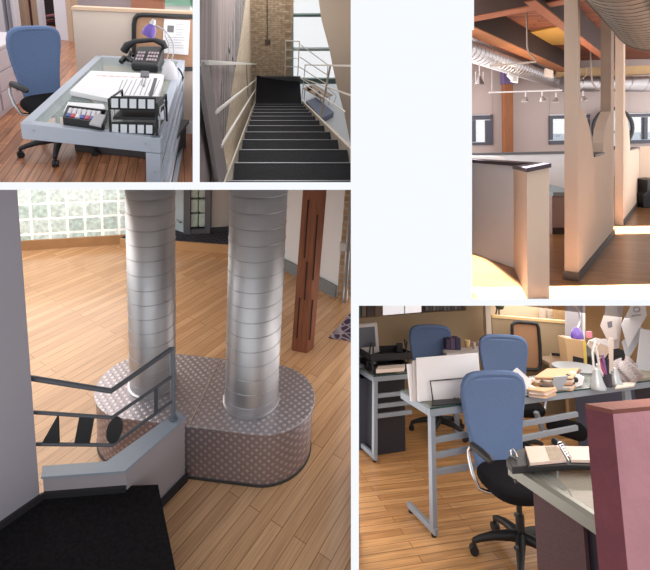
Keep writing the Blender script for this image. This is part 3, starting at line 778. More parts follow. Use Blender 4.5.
build(MB().slab([R.atp(113, 119.5, A1, B1), R.atp(155, 120.5, A1, B1), R.atp(155, 117.5, A1, B1), R.atp(113, 116.5, A1, B1)], n1*.28), 'middle_tray', M_black, parent=org)
for u, p in ((0, A1), (1, B1)):
    build(MB().tube([p+V((0, 0, .0)), p+V((0, 0, .17)), p+n1*.20+V((0, 0, .16)), p+n1*.22], .006, 6), 'wire_side', M_black, parent=org)
    build(MB().tube([p+n1*.05+V((0, 0, .02)), p+n1*.07+V((0, 0, .13)), p+n1*.15+V((0, 0, .12)), p+n1*.18+V((0, 0, .02))], .004, 6), 'wire_side', M_chrome, parent=org)
# telephone
tp = rg(thing(R, 'desk_telephone', 'black desk telephone with rows of keys in front of the pinboard', 'telephone', on(148, 70)))
q = [on(131, 70), on(158, 73.5), on(164.5, 64), on(138, 62)]
tops = [q[0]+V((0, 0, .05)), q[1]+V((0, 0, .06)), q[2]+V((0, 0, .15)), q[3]+V((0, 0, .13))]
build(MB().add(q+tops, [(0, 3, 2, 1), (4, 5, 6, 7), (0, 1, 5, 4), (1, 2, 6, 5), (2, 3, 7, 6), (3, 0, 4, 7)]), 'body', M_black, parent=tp, bevel=.015)
kn = (tops[1]-tops[0]).cross(tops[3]-tops[0]).normalized()
if kn.z < 0: kn = -kn
for i in range(8):
    for j in range(3):
        if i == 3: continue
        u = .12+i*.1; v = .18+j*.17
        a = tops[0].lerp(tops[1], u).lerp(tops[3].lerp(tops[2], u), v); b = tops[0].lerp(tops[1], u+.07).lerp(tops[3].lerp(tops[2], u+.07), v)
        c = tops[0].lerp(tops[1], u+.07).lerp(tops[3].lerp(tops[2], u+.07), v+.1); e = tops[0].lerp(tops[1], u).lerp(tops[3].lerp(tops[2], u), v+.1)
        build(MB().slab([a, b, c, e], kn*.008), 'key', mat('key_grey', (.42, .34, .36), .6), parent=tp)
h0, h1 = tops[0].lerp(tops[3], .75)+kn*.03-V((.06, 0, 0)), tops[1].lerp(tops[2], .9)+kn*.035
build(MB().tube([h0-V((.03, 0, .05)), h0, h0.lerp(h1, .25)+kn*.03, h0.lerp(h1, .75)+kn*.035, h1, h1+V((.02, 0, -.04))], [.03, .03, .019, .019, .028, .024], 10), 'handset', M_black, parent=tp, smooth=True)
p = on(126, 64)
cc_ = [p+V((0, 0, .03)), p+V((.08, .02, .07)), p+V((.16, 0, .06))]
build(MB().tube([on(121, 64)+V((0, 0, .015)), on(125, 63)+V((0, 0, .04)), on(129, 64)+V((0, 0, .045)), on(134, 67)+V((0, 0, .04))], [.02, .024, .02, .02], 8), 'coiled_cord', M_black, parent=tp, smooth=True)
build(MB().tube([on(128, 63)+V((0, 0, .02)), on(131, 59)+V((0, 0, .06)), on(134, 62)+V((0, 0, .05))], .014, 8), 'coiled_cord', M_black, parent=tp, smooth=True)
# lamp
lp = rg(thing(R, 'desk_lamp', 'desk lamp with purple shade, thin curved arm and white cone base', 'lamp', on(169.5, 78)))
lb = on(169.5, 78)
M_lw = mat('lamp_white', (.62, .60, .62), .4)
hgt = R.above(lb, 62)-lb.z
rb = .058
build(MB().lathe(lb, [(rb, 0), (rb, .02), (rb*.8, .08), (rb*.45, hgt), (rb*.1, hgt+.02)], 20), 'lamp_base', M_lw, parent=lp, smooth=True)
yl = lb.y
pts = [R.aty(x, y, yl) for x, y in ((171, 62), (174, 52), (173.5, 44), (170.5, 37), (165, 30.5), (158, 26.5), (154, 24.5))]
build(MB().tube(pts, .005, 6), 'arm', M_chrome, parent=lp, smooth=True)
build(MB().tube([p+V((-.035 if i < 4 else 0, 0, -.0)) for i, p in enumerate(pts[:6])], .004, 6), 'arm', M_chrome, parent=lp, smooth=True)
top_, bot_ = R.aty(152.5, 24, yl), R.aty(148, 35, yl)
ax_ = (bot_-top_).normalized(); q_ = ax_.to_track_quat('Z', 'Y').to_matrix()
Ls = (bot_-top_).length; rs = (R.aty(155, 34, yl)-R.aty(142, 34, yl)).length/2
build(MB().lathe(top_, [(rs*.25, 0), (rs*.55, Ls*.15), (rs*.85, Ls*.45), (rs, Ls*.85), (rs*.93, Ls), (rs*.5, Ls*.9)], 24, M=q_), 'lamp_shade', M_purple, parent=lp, smooth=True)
build(MB().tube([top_, R.aty(154, 19.5, yl)], [.022, .012], 10), 'socket', M_chrome, parent=lp, smooth=True)
build(MB().tube([R.aty(x, y, yl-.1) for x, y in ((178, 68), (181, 72), (183, 77), (182.5, 81), (183.5, 77))], .006, 6), 'cable', M_black, parent=lp)

ray_area(195.5, 70, 3, 9, 1.2, (-1, 0, 0), 35, 'desk_side_fill', (1, .97, .97))  # unseen fill added at the right of the desk room
ray_area(100, 184, 1.2, 1.6, .1, (0, 0, 1), 0, 'x') if False else None
area(R, 'desk_upper_fill', (-.9, 3.2, 3.4), (-1.2, 5, .6), 1.5, 1.0, 50)  # overhead fill added to brighten the desk, no real fitting
ray_area(60, -14, 3.2, 8, 1.9, (0, 0, -1), 30, 'desk_top_fill')  # added fill out of view above the desk room
# ================================================================== STUDIO (blue chairs, glass desks, pink wall)
R = ROOMS['studio']
def rg(o): o['_room'] = 'studio'; return o
fl = bricks('honey_planks', (.46, .22, .08), (.62, .335, .14), (.24, .10, .035), .9, .065, .0025, rough=.33, rotz=-math.radians(14.5), bump=.08, grain=.35, gscale=(2, 30, 2), coat=.15)
rg(struct(MB().slab([(-3, 1.2, 0), (6, 1.2, 0), (6, 12, 0), (-3, 12, 0)], (0, 0, -.05)), 'floor', fl, R))
def zz(p, z): return V((p.x, p.y, z))
def vslab(p0, p1, z0, z1, th, name, m, kind=None, par=None, bevel=0):
    d = p1-p0; n = V((-d.y, d.x, 0)).normalized()*th
    mb = MB().slab([zz(p0, z0), zz(p1, z0), zz(p1, z1), zz(p0, z1)], n)
    o = build(mb, name, m, R if par is None else None, parent=par, keep=True, bevel=bevel)
    if kind: o['kind'] = kind
    return o if par else rg(o)
M_silver2 = mat('grey_blue_paint', (.30, .34, .40), .45, .3)
M_edge = mat('dark_glass_edge', (.02, .06, .055), .15)
# ---- background -----------------------------------------------------
YP = 5.4
pA, pB = R.aty(340, 317.5, YP-.1), R.aty(491, 300, YP+.3)
par_m = mat('olive_tan_fabric', (.38, .285, .18), .9, noise=.05, nscale=5, bump=.1, bscale=200)
dpA = pB-pA
pt = rg(thing(R, 'partition', 'tan fabric partition behind the left desk and the far blue chair', 'partition', zz(pA, 0)))
z0_, z1_ = R.atp(358, 319, pA, pB).z, R.atp(430, 312.3, pA, pB).z
zl = R.atp(359, 318.5, pA, pB); zr = R.atp(455, 310, pA, pB); zr2 = R.atp(466, 305, pA, pB)
A3 = R.atp(340, 320, pA, pB)
pB3 = R.atp(488, 300, pA, pB)
build(MB().slab([zz(A3, 0), zz(pB3, 0), pB3, R.atp(466, 306.5, pA, pB), R.atp(466, 310.5, pA, pB), R.atp(430, 312.3, pA, pB), R.atp(359, 318.3, pA, pB), A3], V((-dpA.y, dpA.x, 0)).normalized()*.06), 'panel', par_m, parent=pt)
cp_ = rg(thing(R, 'corner_post', 'cream painted post between the two tan partitions', 'post', R.aty(489, 400, YP-.05)))
a, b = R.aty(486.3, 340, YP-.02), R.aty(491.5, 340, YP-.02)
build(MB().box((a.x, YP-.04, 0), (b.x, YP+.06, 2.3)), 'shaft', mat('cream_paint', (.62, .52, .42), .6), parent=cp_)
build(MB().box((a.x-.01, YP-.05, 0), (b.x+.01, YP+.07, .1)), 'foot', MATS['cream_paint'], parent=cp_)
q0, q1 = R.aty(492, 317.5, YP+.02), R.aty(566.5, 323.5, YP+.02)
pt2 = rg(thing(R, 'partition', 'tan partition with pale yellow cap behind the black framed board', 'partition', zz(q0, 0)))
q1b = R.aty(572, 324, YP+.02)
build(MB().slab([zz(q0, 0), zz(q1b, 0), q1b, q0], (0, .06, 0)), 'panel', par_m, parent=pt2)
build(MB().slab([q0+V((0, -.015, 0)), q1b+V((0, -.015, 0)), q1b+V((0, .075, 0)), q0+V((0, .075, 0))], (0, 0, .028)), 'cap', mat('yellow_cap', (.72, .50, .24), .5), parent=pt2)
# far walls
YW = 8.2
def wallseg(x0, x1, y, m, name, th=.1, z1=3.0, py=320, kind='structure'):
    a, b = R.aty(x0, py, y), R.aty(x1, py, y)
    o = build(MB().box((a.x, y, 0), (b.x, y+th, z1)), name, m, R, keep=True)
    if kind: o['kind'] = kind
    return rg(o)
wallseg(350, 800, YW, mat('cream_wall', (.74, .62, .44), .85, noise=.03, nscale=2), 'wall_back')
wallseg(383, 424, YW-.1, mat('glowing_white_wall', (.85, .86, .90), .7, emit=.75), 'wall_2', .05)  # wall given its own glow to look brightly lit
wallseg(404.5, 405.3, YW-.13, mat('pale_seam', (.55, .55, .58), .7), 'trim_1', .03)
wallseg(541, 546, YW-.12, mat('white_door_trim', (.66, .58, .50), .5), 'trim_2', .05)
wallseg(548, 555.5, YW-.12, MATS['white_door_trim'], 'trim_2', .05)
wallseg(556, 566, YW-.3, mat('ochre_wall', (.46, .30, .15), .85), 'wall_3', .1)
wallseg(582, 800, YW-.5, MATS['ochre_wall'], 'wall_3', .1)
ex = rg(thing(R, 'file_shelf', 'row of grey and green file boxes above the partition at the left edge', 'shelf', V((R.aty(370, 330, YW-.8).x, YW-.8, 0))))
for x0, x1, c in ((355, 361, (.12, .30, .24)), (361.5, 366, (.40, .36, .36)), (366.5, 374, (.18, .17, .18)), (374.5, 383, (.32, .29, .28))):
    a, b = R.aty(x0, 320, YW-.8), R.aty(x1, 320, YW-.8)
    build(MB().box((a.x, YW-.8, R.aty(370, 321, YW-.8).z), (b.x, YW-.55, R.aty(370, 300, YW-.8).z)), 'box', mat('file_%d' % x0, c, .7), parent=ex, bevel=.01)
a, b = R.aty(355, 320, YW-.8), R.aty(383.5, 320, YW-.8)
zq = R.aty(370, 321, YW-.8).z
build(MB().box((a.x, YW-.82, 0), (b.x, YW-.5, zq)), 'board', mat('shelf_dark', (.10, .09, .09), .6), parent=ex)
wd = rg(thing(R, 'magazine_rack', 'long dark rack of magazines above the tan partition', 'rack', R.aty(445, 320, YP+.35)))
yq = YP+.35
build(MB().slab([R.aty(424, 314, yq), R.aty(466.5, 310.8, yq), R.aty(466.5, 306, yq), R.aty(424, 307, yq)], (0, .15, 0)), 'tray', mat('slate_rack', (.10, .10, .12), .6), parent=wd)
for k in range(11):
    x = 426+k*3.6
    build(MB().slab([R.aty(x, 311-.05*k, yq-.02), R.aty(x+2.6, 310.8-.05*k, yq-.02), R.aty(x+2.6, 302, yq-.02), R.aty(x, 302, yq-.02)], (0, .1, 0)), 'magazine', mat('mag_%d' % (k % 3), [(.34, .30, .28), (.20, .22, .26), (.42, .38, .36)][k % 3], .6), parent=wd)
hk = rg(thing(R, 'potted_plant', 'small dark potted twig plant on the wall behind the cream post', 'plant', R.aty(500, 316, YP+.6)))
build(MB().tube([R.aty(499, 318, YP+.6), R.aty(499, 306, YP+.6)], .010, 6).tube([R.aty(495, 319, YP+.6), R.aty(497.5, 306, YP+.6)], .010, 6), 'stem', mat('dark_stem', (.10, .07, .05), .7), parent=hk)
build(MB().tube([R.aty(496, 306.5, YP+.6), R.aty(499, 305.5, YP+.6), R.aty(503, 307.5, YP+.6)], [.03, .05, .03], 8), 'leaves', mat('dark_leaf', (.05, .06, .04), .7), parent=hk, smooth=True)
build(MB().lathe(R.aty(498, 320, YP+.6), [(.05, 0), (.07, .06)], 12), 'pot', MATS['dark_stem'], parent=hk)

# ---- black framed board --------------------------------------------
bd = rg(thing(R, 'leaning_board', 'brown board in rounded black frame leaning on the tan partition', 'board', R.aty(527, 371, YP-.25)))
yb_ = YP-.2
cor = [R.aty(x, y, yb_) for x, y in ((513, 368), (512, 330), (512, 325), (514.5, 322.5), (518, 322), (533, 323), (537, 324), (538.5, 328), (540, 345), (540.5, 363), (539.5, 368), (536, 370), (520, 368.5))]
build(MB().slab([p+V((0, .012, 0)) for p in cor], (0, .012, 0)), 'panel', mat('board_brown', (.36, .19, .10), .8, noise=.08, nscale=8), parent=bd)
build(MB().tube(cor, .018, 8, closed=True), 'frame', M_black, parent=bd, smooth=True)

# ---- left desk with trays and monitor -------------------------------
ZD = .66
f0, f1 = R.at(373.5, 377, ZD), R.at(425, 372.5, ZD)
s0 = R.at(345, 361, ZD)
e1 = (f1-f0).normalized(); e2 = V((-e1.y, e1.x, 0))
dA = rg(thing(R, 'glass_desk', 'grey framed glass desk at the far left carrying the cream monitor', 'desk', zz(f0, 0)))
W = 1.35; Dp = .75
sd = (s0-f0); sd = sd.normalized()
def desk(t, c, e1, e2, W, Dp, zt, m, rails=(.63, .52, .42), foot=.5, right_leg=True, rh=.05, right_rails=(), legw=.055, e2f=None, glassinset=.012, slant=0):
    """c front-left corner; e1 along the front, e2 towards the back"""
    P = lambda u, v, z: zz(c+e1*u+e2*v, z)
    def rl(a, b, h, nm, z=zt, w=.045):
        build(MB().bar(zz(a, z-h/2), zz(b, z-h/2), w, h), nm, m, parent=t, bevel=.003)
    rl(P(0, .022, 0), P(W, .022, 0), rh, 'front_rail'); rl(P(0, Dp-.022, 0), P(W, Dp-.022, 0), rh, 'back_rail')
    rl(P(.022, .045, 0), P(.022, Dp-.045, 0), rh, 'side_rail'); rl(P(W-.022, .045, 0), P(W-.022, Dp-.045, 0), rh, 'side_rail')
    build(MB().slab([P(.0, .0, zt+.001), P(W, .0, zt+.001), P(W, Dp, zt+.001), P(.0, Dp, zt+.001)], (0, 0, .010)), 'glass_top', M_glass, parent=t)
    build(MB().bar(P(0, -.003, zt+.006), P(W, -.003, zt+.006), .004, .010), 'glass_edge', M_edge, parent=t)
    for u in ((.03, W-.03) if right_leg else (.03,)):
        build(MB().bar(P(u, .03, .03), P(u, .03, zt-rh), legw, .04, up=tuple(e2)), 'leg', m, parent=t, bevel=.003)
        f = build(MB().bar(P(u, -.0, .035), P(u, foot, .035), legw*.8, .035), 'foot', m, parent=t, bevel=.003)
        build(MB().tube([P(u, .03, 0), P(u, .03, .018)], .016, 10).tube([P(u, foot-.03, 0), P(u, foot-.03, .018)], .016, 10), 'glide', M_black, parent=f)
        build(MB().bar(P(u, foot*.8, .05), P(u, foot*.8, zt-rh), legw*.8, .035, up=tuple(e2)), 'leg', m, parent=t) if right_leg == 'x' else None
    for z in rails: build(MB().bar(P(.05, .03, z), P(W-.05, .03, z), .022, .032), 'cross_rail', m, parent=t, bevel=.002)
desk(dA, f0, e1, e2, .44, .62, ZD, M_silver2, rails=(R.above(f0, 397.5), R.above(f0, 408), R.above(f0, 418)), foot=.50, rh=.04, legw=.036, right_leg=False)
bp = rg(tag(build(MB().slab([zz(f0+e1*.06+e2*.12, .005), zz(f0+e1*.38+e2*.12, .005), zz(f0+e1*.38+e2*.12, .60), zz(f0+e1*.06+e2*.12, .60)], e2*.4), 'pedestal_cabinet', mat('near_black', (.018, .016, .022), .6), R), 'black pedestal cabinet beneath the far left desk', 'cabinet'))
lc = rg(tag(build(MB().box((R.at(352, 425).x-.3, f0.y+.25, 0), (R.at(366, 425).x+.05, f0.y+.55, .58)), 'side_cabinet', mat('blue_black', (.022, .024, .04), .6), R), 'blue black cabinet at the left edge beside the far left desk', 'cabinet'))
# monitor
mo = rg(thing(R, 'crt_monitor', 'cream tube monitor with grey screen at the far left edge', 'monitor', R.at(366, 366, ZD)))
ym = f0.y+.30
mcol = mat('cream_plastic', (.60, .54, .52), .5)
c_ = [R.aty(352, 358, ym), R.aty(379.5, 352.5, ym), R.aty(377, 322.5, ym), R.aty(352, 325, ym)]
build(MB().slab(c_, (0, .06, 0)), 'bezel', mcol, parent=mo, bevel=.008)
build(MB().slab([p+V((0, .06, 0)) for p in [c_[0].lerp(c_[2], .06), c_[1].lerp(c_[3], .06), c_[2].lerp(c_[0], .06), c_[3].lerp(c_[1], .06)]], (0, .28, -.03)), 'housing', mcol, parent=mo, bevel=.03)
build(MB().slab([R.aty(352, 348.5, ym-.003), R.aty(376, 346.5, ym-.003), R.aty(374.5, 326.5, ym-.003), R.aty(352, 328.5, ym-.003)], (0, .01, 0)), 'screen', mat('screen_grey', (.10, .10, .125), .25), parent=mo)
build(MB().lathe(zz((c_[0]+c_[1])/2+V((0, .15, 0)), ZD+.012), [(.13, 0), (.12, .02), (.05, .03), (.05, .10)], 20), 'stand', mcol, parent=mo, smooth=True)
kb_ = rg(tag(build(MB().slab([R.at(356, 366.5, ZD+.03), R.at(373, 363.5, ZD+.03), R.at(371, 358.8, ZD+.03), R.at(356, 361, ZD+.03)], (0, 0, -.018)), 'keyboard', mat('blue_grey_plastic', (.36, .38, .44), .5), R), 'pale blue grey keyboard in front of the cream monitor', 'keyboard'))
# black paper trays
tr = rg(thing(R, 'letter_tray', 'black letter trays holding papers on the far left desk', 'tray', R.at(395, 372, ZD)))
t0, t1 = R.at(374, 373.5, ZD+.012), R.at(411, 371, ZD+.012)
dt = (t1-t0).normalized(); nt_ = V((-dt.y, dt.x, 0))
def tb(py0, py1, px0=374, px1=411, dep=.3, nm='tray'):
    zlo = R.atp(px0, py1, t0, t1).z; zhi = R.atp(px0, py0, t0, t1).z
    a, b = R.atp(px0, py1, t0, t1), R.atp(px1, py1, t0, t1)
    o = build(MB().slab([zz(a, zlo), zz(b, zlo), zz(b, zlo)+nt_*dep, zz(a, zlo)+nt_*dep], (0, 0, .006)), nm, M_black, parent=tr)
    for p, q in ((a, b), (a, a+nt_*dep), (b, b+nt_*dep), (a+nt_*dep, b+nt_*dep)):
        build(MB().slab([zz(p, zlo), zz(q, zlo), zz(q, zhi), zz(p, zhi)], V((nt_+dt).to_tuple())*.004), 'tray_side', M_black, parent=o)
    return zlo
tb(366.5, 373.3); zb = tb(354.5, 361.5, 371, 412)
build(MB().slab([R.at(376, 369.5, ZD+.08), R.at(404, 367.5, ZD+.08), R.at(405, 364, ZD+.08), R.at(378, 366, ZD+.08)], (0, 0, -.03)), 'papers', M_paper2, parent=tr)
for pxx in (373, 410):
    p = R.atp(pxx, 372, t0, t1); build(MB().tube([zz(p, ZD+.012), zz(p, ZD+.26)+nt_*(0 if pxx < 400 else .1), zz(p, ZD+.25)+nt_*.05, zz(p, ZD+.012)+nt_*.12], .008, 6), 'riser', M_black, parent=tr)
build(MB().cbox(R.atp(406, 350.5, t0, t1)+nt_*.12, (.05, .05, .07)), 'riser_cap', M_black, parent=tr)

# back desk strip with dark books behind the big paper stack
bkd = rg(thing(R, 'back_counter', 'pale counter running along the tan partition', 'counter', R.at(455, 352, .73)-V((0, 0, .73))))
a, b = R.at(447, 353.5, .73), R.at(487, 349, .73)
build(MB().slab([a, b, b+V((0, .16, 0)), a+V((0, .16, 0))], (0, 0, -.03)), 'counter_top', mat('pale_counter', (.52, .46, .44), .4), parent=bkd)
build(MB().bar(zz(b, 0)+V((-.1, .1, 0)), zz(b, .70)+V((-.1, .1, 0)), .05, .05).bar(zz(a, 0)+V((.1, .1, 0)), zz(a, .70)+V((.1, .1, 0)), .05, .05), 'leg', M_silver2, parent=bkd)
dvd = R.at(453, 350, .73)
for k, (x0, x1, yt, c) in enumerate(((446.5, 450.5, 339.5, (.05, .03, .07)), (450.8, 455.5, 338.6, (.09, .06, .11)), (455.8, 461, 338.3, (.04, .03, .08)))):
    a, b = R.aty(x0, 350-.3*k, dvd.y), R.aty(x1, 350-.3*k, dvd.y); t_ = R.aty(x0, yt, dvd.y)
    rg(tag(build(MB().box((a.x, a.y, .732), (b.x, a.y+.14, t_.z)), 'book', mat('book_dark_%d' % k, c, .6), R, bevel=.003), 'dark purple book upright on the pale counter, %s of three' % ['leftmost', 'middle', 'rightmost'][k], 'book', 'dark books on the pale counter'))
for k, (x, y, r, c, nm, lb, ct) in enumerate(((467.5, 345, .03, (.85, .60, .30), 'candle_glass', 'small amber glass on the pale counter', 'glass'), (474, 347, .022, (.55, .42, .40), 'cup', 'small pinkish cup on the pale counter right of the amber glass', 'cup'), (480, 346.5, .022, (.62, .55, .52), 'cup', 'small pale cup on the pale counter next to the second chair', 'cup'))):
    p = R.at(x, y+1.5, .732)
    rg(tag(build(MB().lathe(p, [(r*.7, 0), (r, .06), (r*.9, .065), (r*.6, .01)], 16), nm, mat('cupm_%d' % k, c, .4), R, smooth=True), lb, ct))

# ---- big middle desk ------------------------------------------------
ZD = .73
g0, g1, gb = R.at(430, 409.5, ZD), R.at(590, 389.5, ZD), R.at(400.5, 391.5, ZD)
e1 = (g1-g0).normalized(); e2p = V((-e1.y, e1.x, 0)); e2 = (gb-g0).normalized()
Wd = (R.at(655, 383, ZD)-g0).length
e1 = (R.at(650, 381.5, ZD)-g0).normalized()
print('desk angle', math.degrees(e1.angle(e2)), Wd, (gb-g0).length)
dB = rg(thing(R, 'glass_desk', 'large grey framed glass desk in the middle, carrying the white paper stack and folders', 'desk', zz(g0, 0)))
lz = lambda y: R.above(g0+e1*.04, y)
desk(dB, g0, e1, e2, Wd, (gb-g0).length, ZD, M_silver2, rails=(), foot=.33, rh=.045, right_leg=False, legw=.034)
def xr(x0, y0, x1, y1, w=.022, h=.034):
    A, B = g0+e1*.03+e2*.03, g0+e1*1+e2*.03
    build(MB().bar(R.atp(x0, y0, A, B), R.atp(x1, y1, A, B), w, h), 'cross_rail', M_silver2, parent=dB, bevel=.002)
xr(432, 440.5, 577, 414); xr(433, 456, 577, 427.5); xr(434, 472, 500, 462)
build(MB().bar(zz(g0+e1*(Wd-.25)+e2*.03, .02), zz(g0+e1*(Wd-.25)+e2*.03, .69), .05, .04), 'leg', M_silver2, parent=dB)
A, B = g0+e2*.45, g0+e1+e2*.45
build(MB().bar(R.atp(536, 412, A, B), R.atp(544, 434, A, B), .035, .03), 'brace', M_silver2, parent=dB)

# paper stack in wire holder
ps = rg(thing(R, 'paper_pile', 'tall block of white sheets standing in a black wire holder on the middle desk', 'papers', R.at(440, 402, ZD)))
u0, u1 = R.at(418, 402, ZD+.012), R.at(482, 396.5, ZD+.012)
u1 = u0+(u1-u0)*1.0
du = (u1-u0).normalized(); nu = V((-du.y, du.x, 0))
P = [(418.3, 402), (482, 396), (478.5, 353), (416.7, 358.2)]
build(MB().slab([R.atp(x, y, u0, u1) for x, y in P], nu*.016), 'sheets', M_paper, parent=ps, bevel=.004)
A, B = u0+nu*.022, u1+nu*.022
build(MB().slab([R.atp(x, y, A, B) for x, y in ((414.5, 401), (480, 395), (474, 355.5), (412.5, 361))], nu*.01), 'sheets', mat('paper_grey', (.62, .58, .58), .85), parent=ps)
A, B = u0+nu*.038, u1+nu*.038
build(MB().slab([R.atp(x, y, A, B) for x, y in ((411, 401.5), (470, 395), (466, 358), (407, 364.5))], nu*.01), 'sheets', M_paper, parent=ps)
A, B = u0-nu*.02, u1-nu*.02
wh = rg(thing(R, 'wire_holder', 'black wire frame holding the tall block of white sheets', 'holder', R.atp(450, 404, A, B)))
build(MB().tube([R.atp(x, y, A, B) for x, y in ((433.5, 405), (430.3, 381), (448, 379.5), (466.5, 377.8), (467.5, 398))], .005, 6), 'front_wire', M_black, parent=wh)
build(MB().slab([R.at(432, 406.5, ZD+.012), R.at(463, 403.5, ZD+.012), R.at(458, 399, ZD+.012), R.at(432, 401, ZD+.012)], (0, 0, .006)), 'base', M_black, parent=wh)
for k in range(5):
    x = 453+k*3.2; build(MB().tube([R.atp(x, 404, A, B), R.atp(x+2, 397, A, B)], .003, 5), 'side_wire', M_black, parent=wh)

# ---- chairs ---------------------------------------------------------
GR = 'blue office chairs in the studio'
def chair(cx, cy, rz, lab, sc):
    t = office_chair(R, 'office_chair', lab, R.at(cx, cy), rz, GR, sc, wide=1.22); rg(t); return t
c3 = chair(522, 559, math.radians(10), 'nearest blue backed office chair, its armrest looping beside the pink wall', .90)
p2 = R.at(517, 456); c2 = dup(c3, R, p2, math.radians(-4), 'blue office chair in the middle, partly hidden by the nearest blue chair')
p1 = R.at(440, 433); c1 = dup(c3, R, p1, math.radians(6), 'farthest blue office chair, standing behind the tall white paper block')
for c in (c1, c2): rg(c)

# ---- clutter on the middle desk ------------------------------------
ZG = ZD+.012
def stackp(outline, z0, n, th, mats, name, label, cat, jit=.8):
    t = rg(thing(R, name, label, cat, R.at(sum(p[0] for p in outline)/len(outline), sum(p[1] for p in outline)/len(outline), z0)))
    for k in range(n):
        j = [(x+random.uniform(-jit, jit), y+random.uniform(-jit*.3, jit*.3)) for x, y in outline]
        build(MB().slab([zz(R.at(x, y, z0+n*th), z0+k*th) for x, y in j], (0, 0, th*.9)), 'sheet', mats[k % len(mats)], parent=t)
    return t
kraft = mat('kraft_paper', (.60, .38, .22), .8, noise=.05, nscale=10); pinkp = mat('pink_cream_paper', (.72, .52, .42), .8)
stackp([(534, 377), (546, 368), (580, 368), (572, 377.5)], ZG, 9, .010, [kraft, pinkp, M_paper2, mat('shade_brown', (.22, .12, .07), .8)], 'folder_stack', 'pile of tan and pink folders on the middle glass desk', 'folders', 1.5)
stackp([(528, 389), (531, 379), (548, 381), (556, 388), (545, 391)], ZG, 5, .010, [pinkp, kraft, M_paper2], 'folder_stack', 'small pile of open folders left of the metal letter rack', 'folders', 1.2)
def stand(pts, bx, by, th, m, name, label, cat, dy=0, z=ZG, par=None, depth=None, bevel=0):
    """upright flat thing whose outline stands over the desk point below (bx, by)"""
    y = R.at(bx, by, z).y+dy
    mb = MB().slab([R.aty(x, yy_, y) for x, yy_ in pts], (0, th, 0))
    if par is not None: return build(mb, name, m, parent=par, bevel=bevel)
    return rg(tag(build(mb, name, m, R, bevel=bevel), label, cat))
stand([(510.5, 374), (517.5, 368), (532, 381), (524, 393), (524.5, 383)], 522, 394, .012, M_paper, 'loose_sheet', 'white sheet sticking up beside the nearest chair on the middle desk', 'paper')
stand([(514.5, 380), (523, 378.5), (524.5, 393), (519, 394)], 520, 395, .05, M_black, 'black_box', 'small black box behind the nearest blue chair', 'box', dy=.03)
lr = rg(thing(R, 'letter_rack', 'grey metal letter rack in front of the folder pile', 'rack', R.at(556, 391, ZG)))
mr = mat('grey_metal_rack', (.36, .38, .42), .4, .4)
stand([(549, 390), (562, 389), (568.5, 376), (555, 377)], 556, 391, .01, mr, 'front_panel', '', '', par=lr)
stand([(553, 388), (566, 387), (571, 378), (558, 378)], 556, 389.5, .01, mr, 'back_panel', '', '', par=lr)
stand([(549, 391), (570, 389.5), (570, 388.5), (549, 389.5)], 556, 391, .10, mr, 'base', '', '', par=lr)
wb = rg(thing(R, 'note_cube', 'white note cube on the middle desk right of the metal rack', 'notes', R.at(573, 386, ZG)))
stand([(567, 384.5), (576, 387), (582.5, 385), (584.5, 377), (577, 376), (568, 380)], 575, 387, .08, M_paper, 'block', '', '', par=wb)
stand([(572, 377.5), (576, 378), (576.5, 373), (573, 373)], 575, 386, .05, M_paper, 'top_note', '', '', par=wb)
tp_ = rg(thing(R, 'stapler', 'black stapler lying in front of the metal letter rack and the note cube', 'stapler', R.at(571, 382, ZG)))
y = R.at(571, 388, ZG).y
build(MB().tube([R.aty(563, 381, y), R.aty(568, 378, y), R.aty(577, 380, y)], [.02, .03, .018], 8), 'arm', M_black, parent=tp_, smooth=True)
build(MB().tube([R.aty(571, 389, y), R.aty(573, 380, y)], [.02, .012], 8), 'base', M_black, parent=tp_)
td = rg(thing(R, 'tape_dispenser', 'clear and white tape dispenser at the front left of the middle desk', 'dispenser', R.at(532, 393, ZG)))
stand([(526, 394.5), (535, 393.5), (537, 388), (532, 386), (527, 389)], 531, 395, .05, mat('white_plastic', (.70, .70, .72), .4), 'body', '', '', par=td, bevel=.006)
y = R.at(538, 393, ZG).y
build(MB().lathe(R.aty(538.5, 389, y), [(.05, -.02), (.05, .02), (.025, .02), (.025, -.02)], 18, M=Matrix.Rotation(PI/2, 3, 'X')), 'tape_roll', mat('amber_tape', (.24, .14, .07), .3), parent=td, smooth=True)
st2 = rg(thing(R, 'leather_pouch', 'dark brown leather pouch between the tape dispenser and folders', 'pouch', R.at(545, 391, ZG)))
build(MB().tube([R.aty(538, 388, y), R.aty(543, 385, y), R.aty(550, 387, y), R.aty(553, 391, y)], [.02, .035, .035, .02], 10), 'body', mat('brown_leather', (.10, .055, .03), .6), parent=st2, smooth=True)
build(MB().tube([R.aty(540, 386, y-.03), R.aty(548, 386.5, y-.03)], .008, 6), 'zip', M_black, parent=st2)
sh_ = rg(tag(build(MB().slab([R.at(615, 388, ZG+.01), R.at(634, 385.5, ZG+.01), R.at(636, 381.5, ZG+.01), R.at(619, 383, ZG+.01)], (0, 0, -.009)), 'leaflet', M_paper2, R), 'cream leaflet lying flat on the middle desk near its right end', 'leaflet'))
# calendar / small frame behind
cal = rg(thing(R, 'desk_calendar', 'cream spiral desk calendar with dark clips standing in front of the tan partition', 'calendar', R.aty(557, 369, YP-.4)))
yc = YP-.4
build(MB().slab([R.aty(550.5, 368, yc), R.aty(563.5, 368, yc), R.aty(562.5, 355, yc), R.aty(551.5, 354.5, yc)], (0, .03, 0)), 'page_block', mat('cream_page', (.62, .46, .34), .8), parent=cal)
build(MB().bar(R.aty(552, 354, yc-.01), R.aty(563.5, 355, yc-.01), .02, .025), 'spiral', M_black, parent=cal)
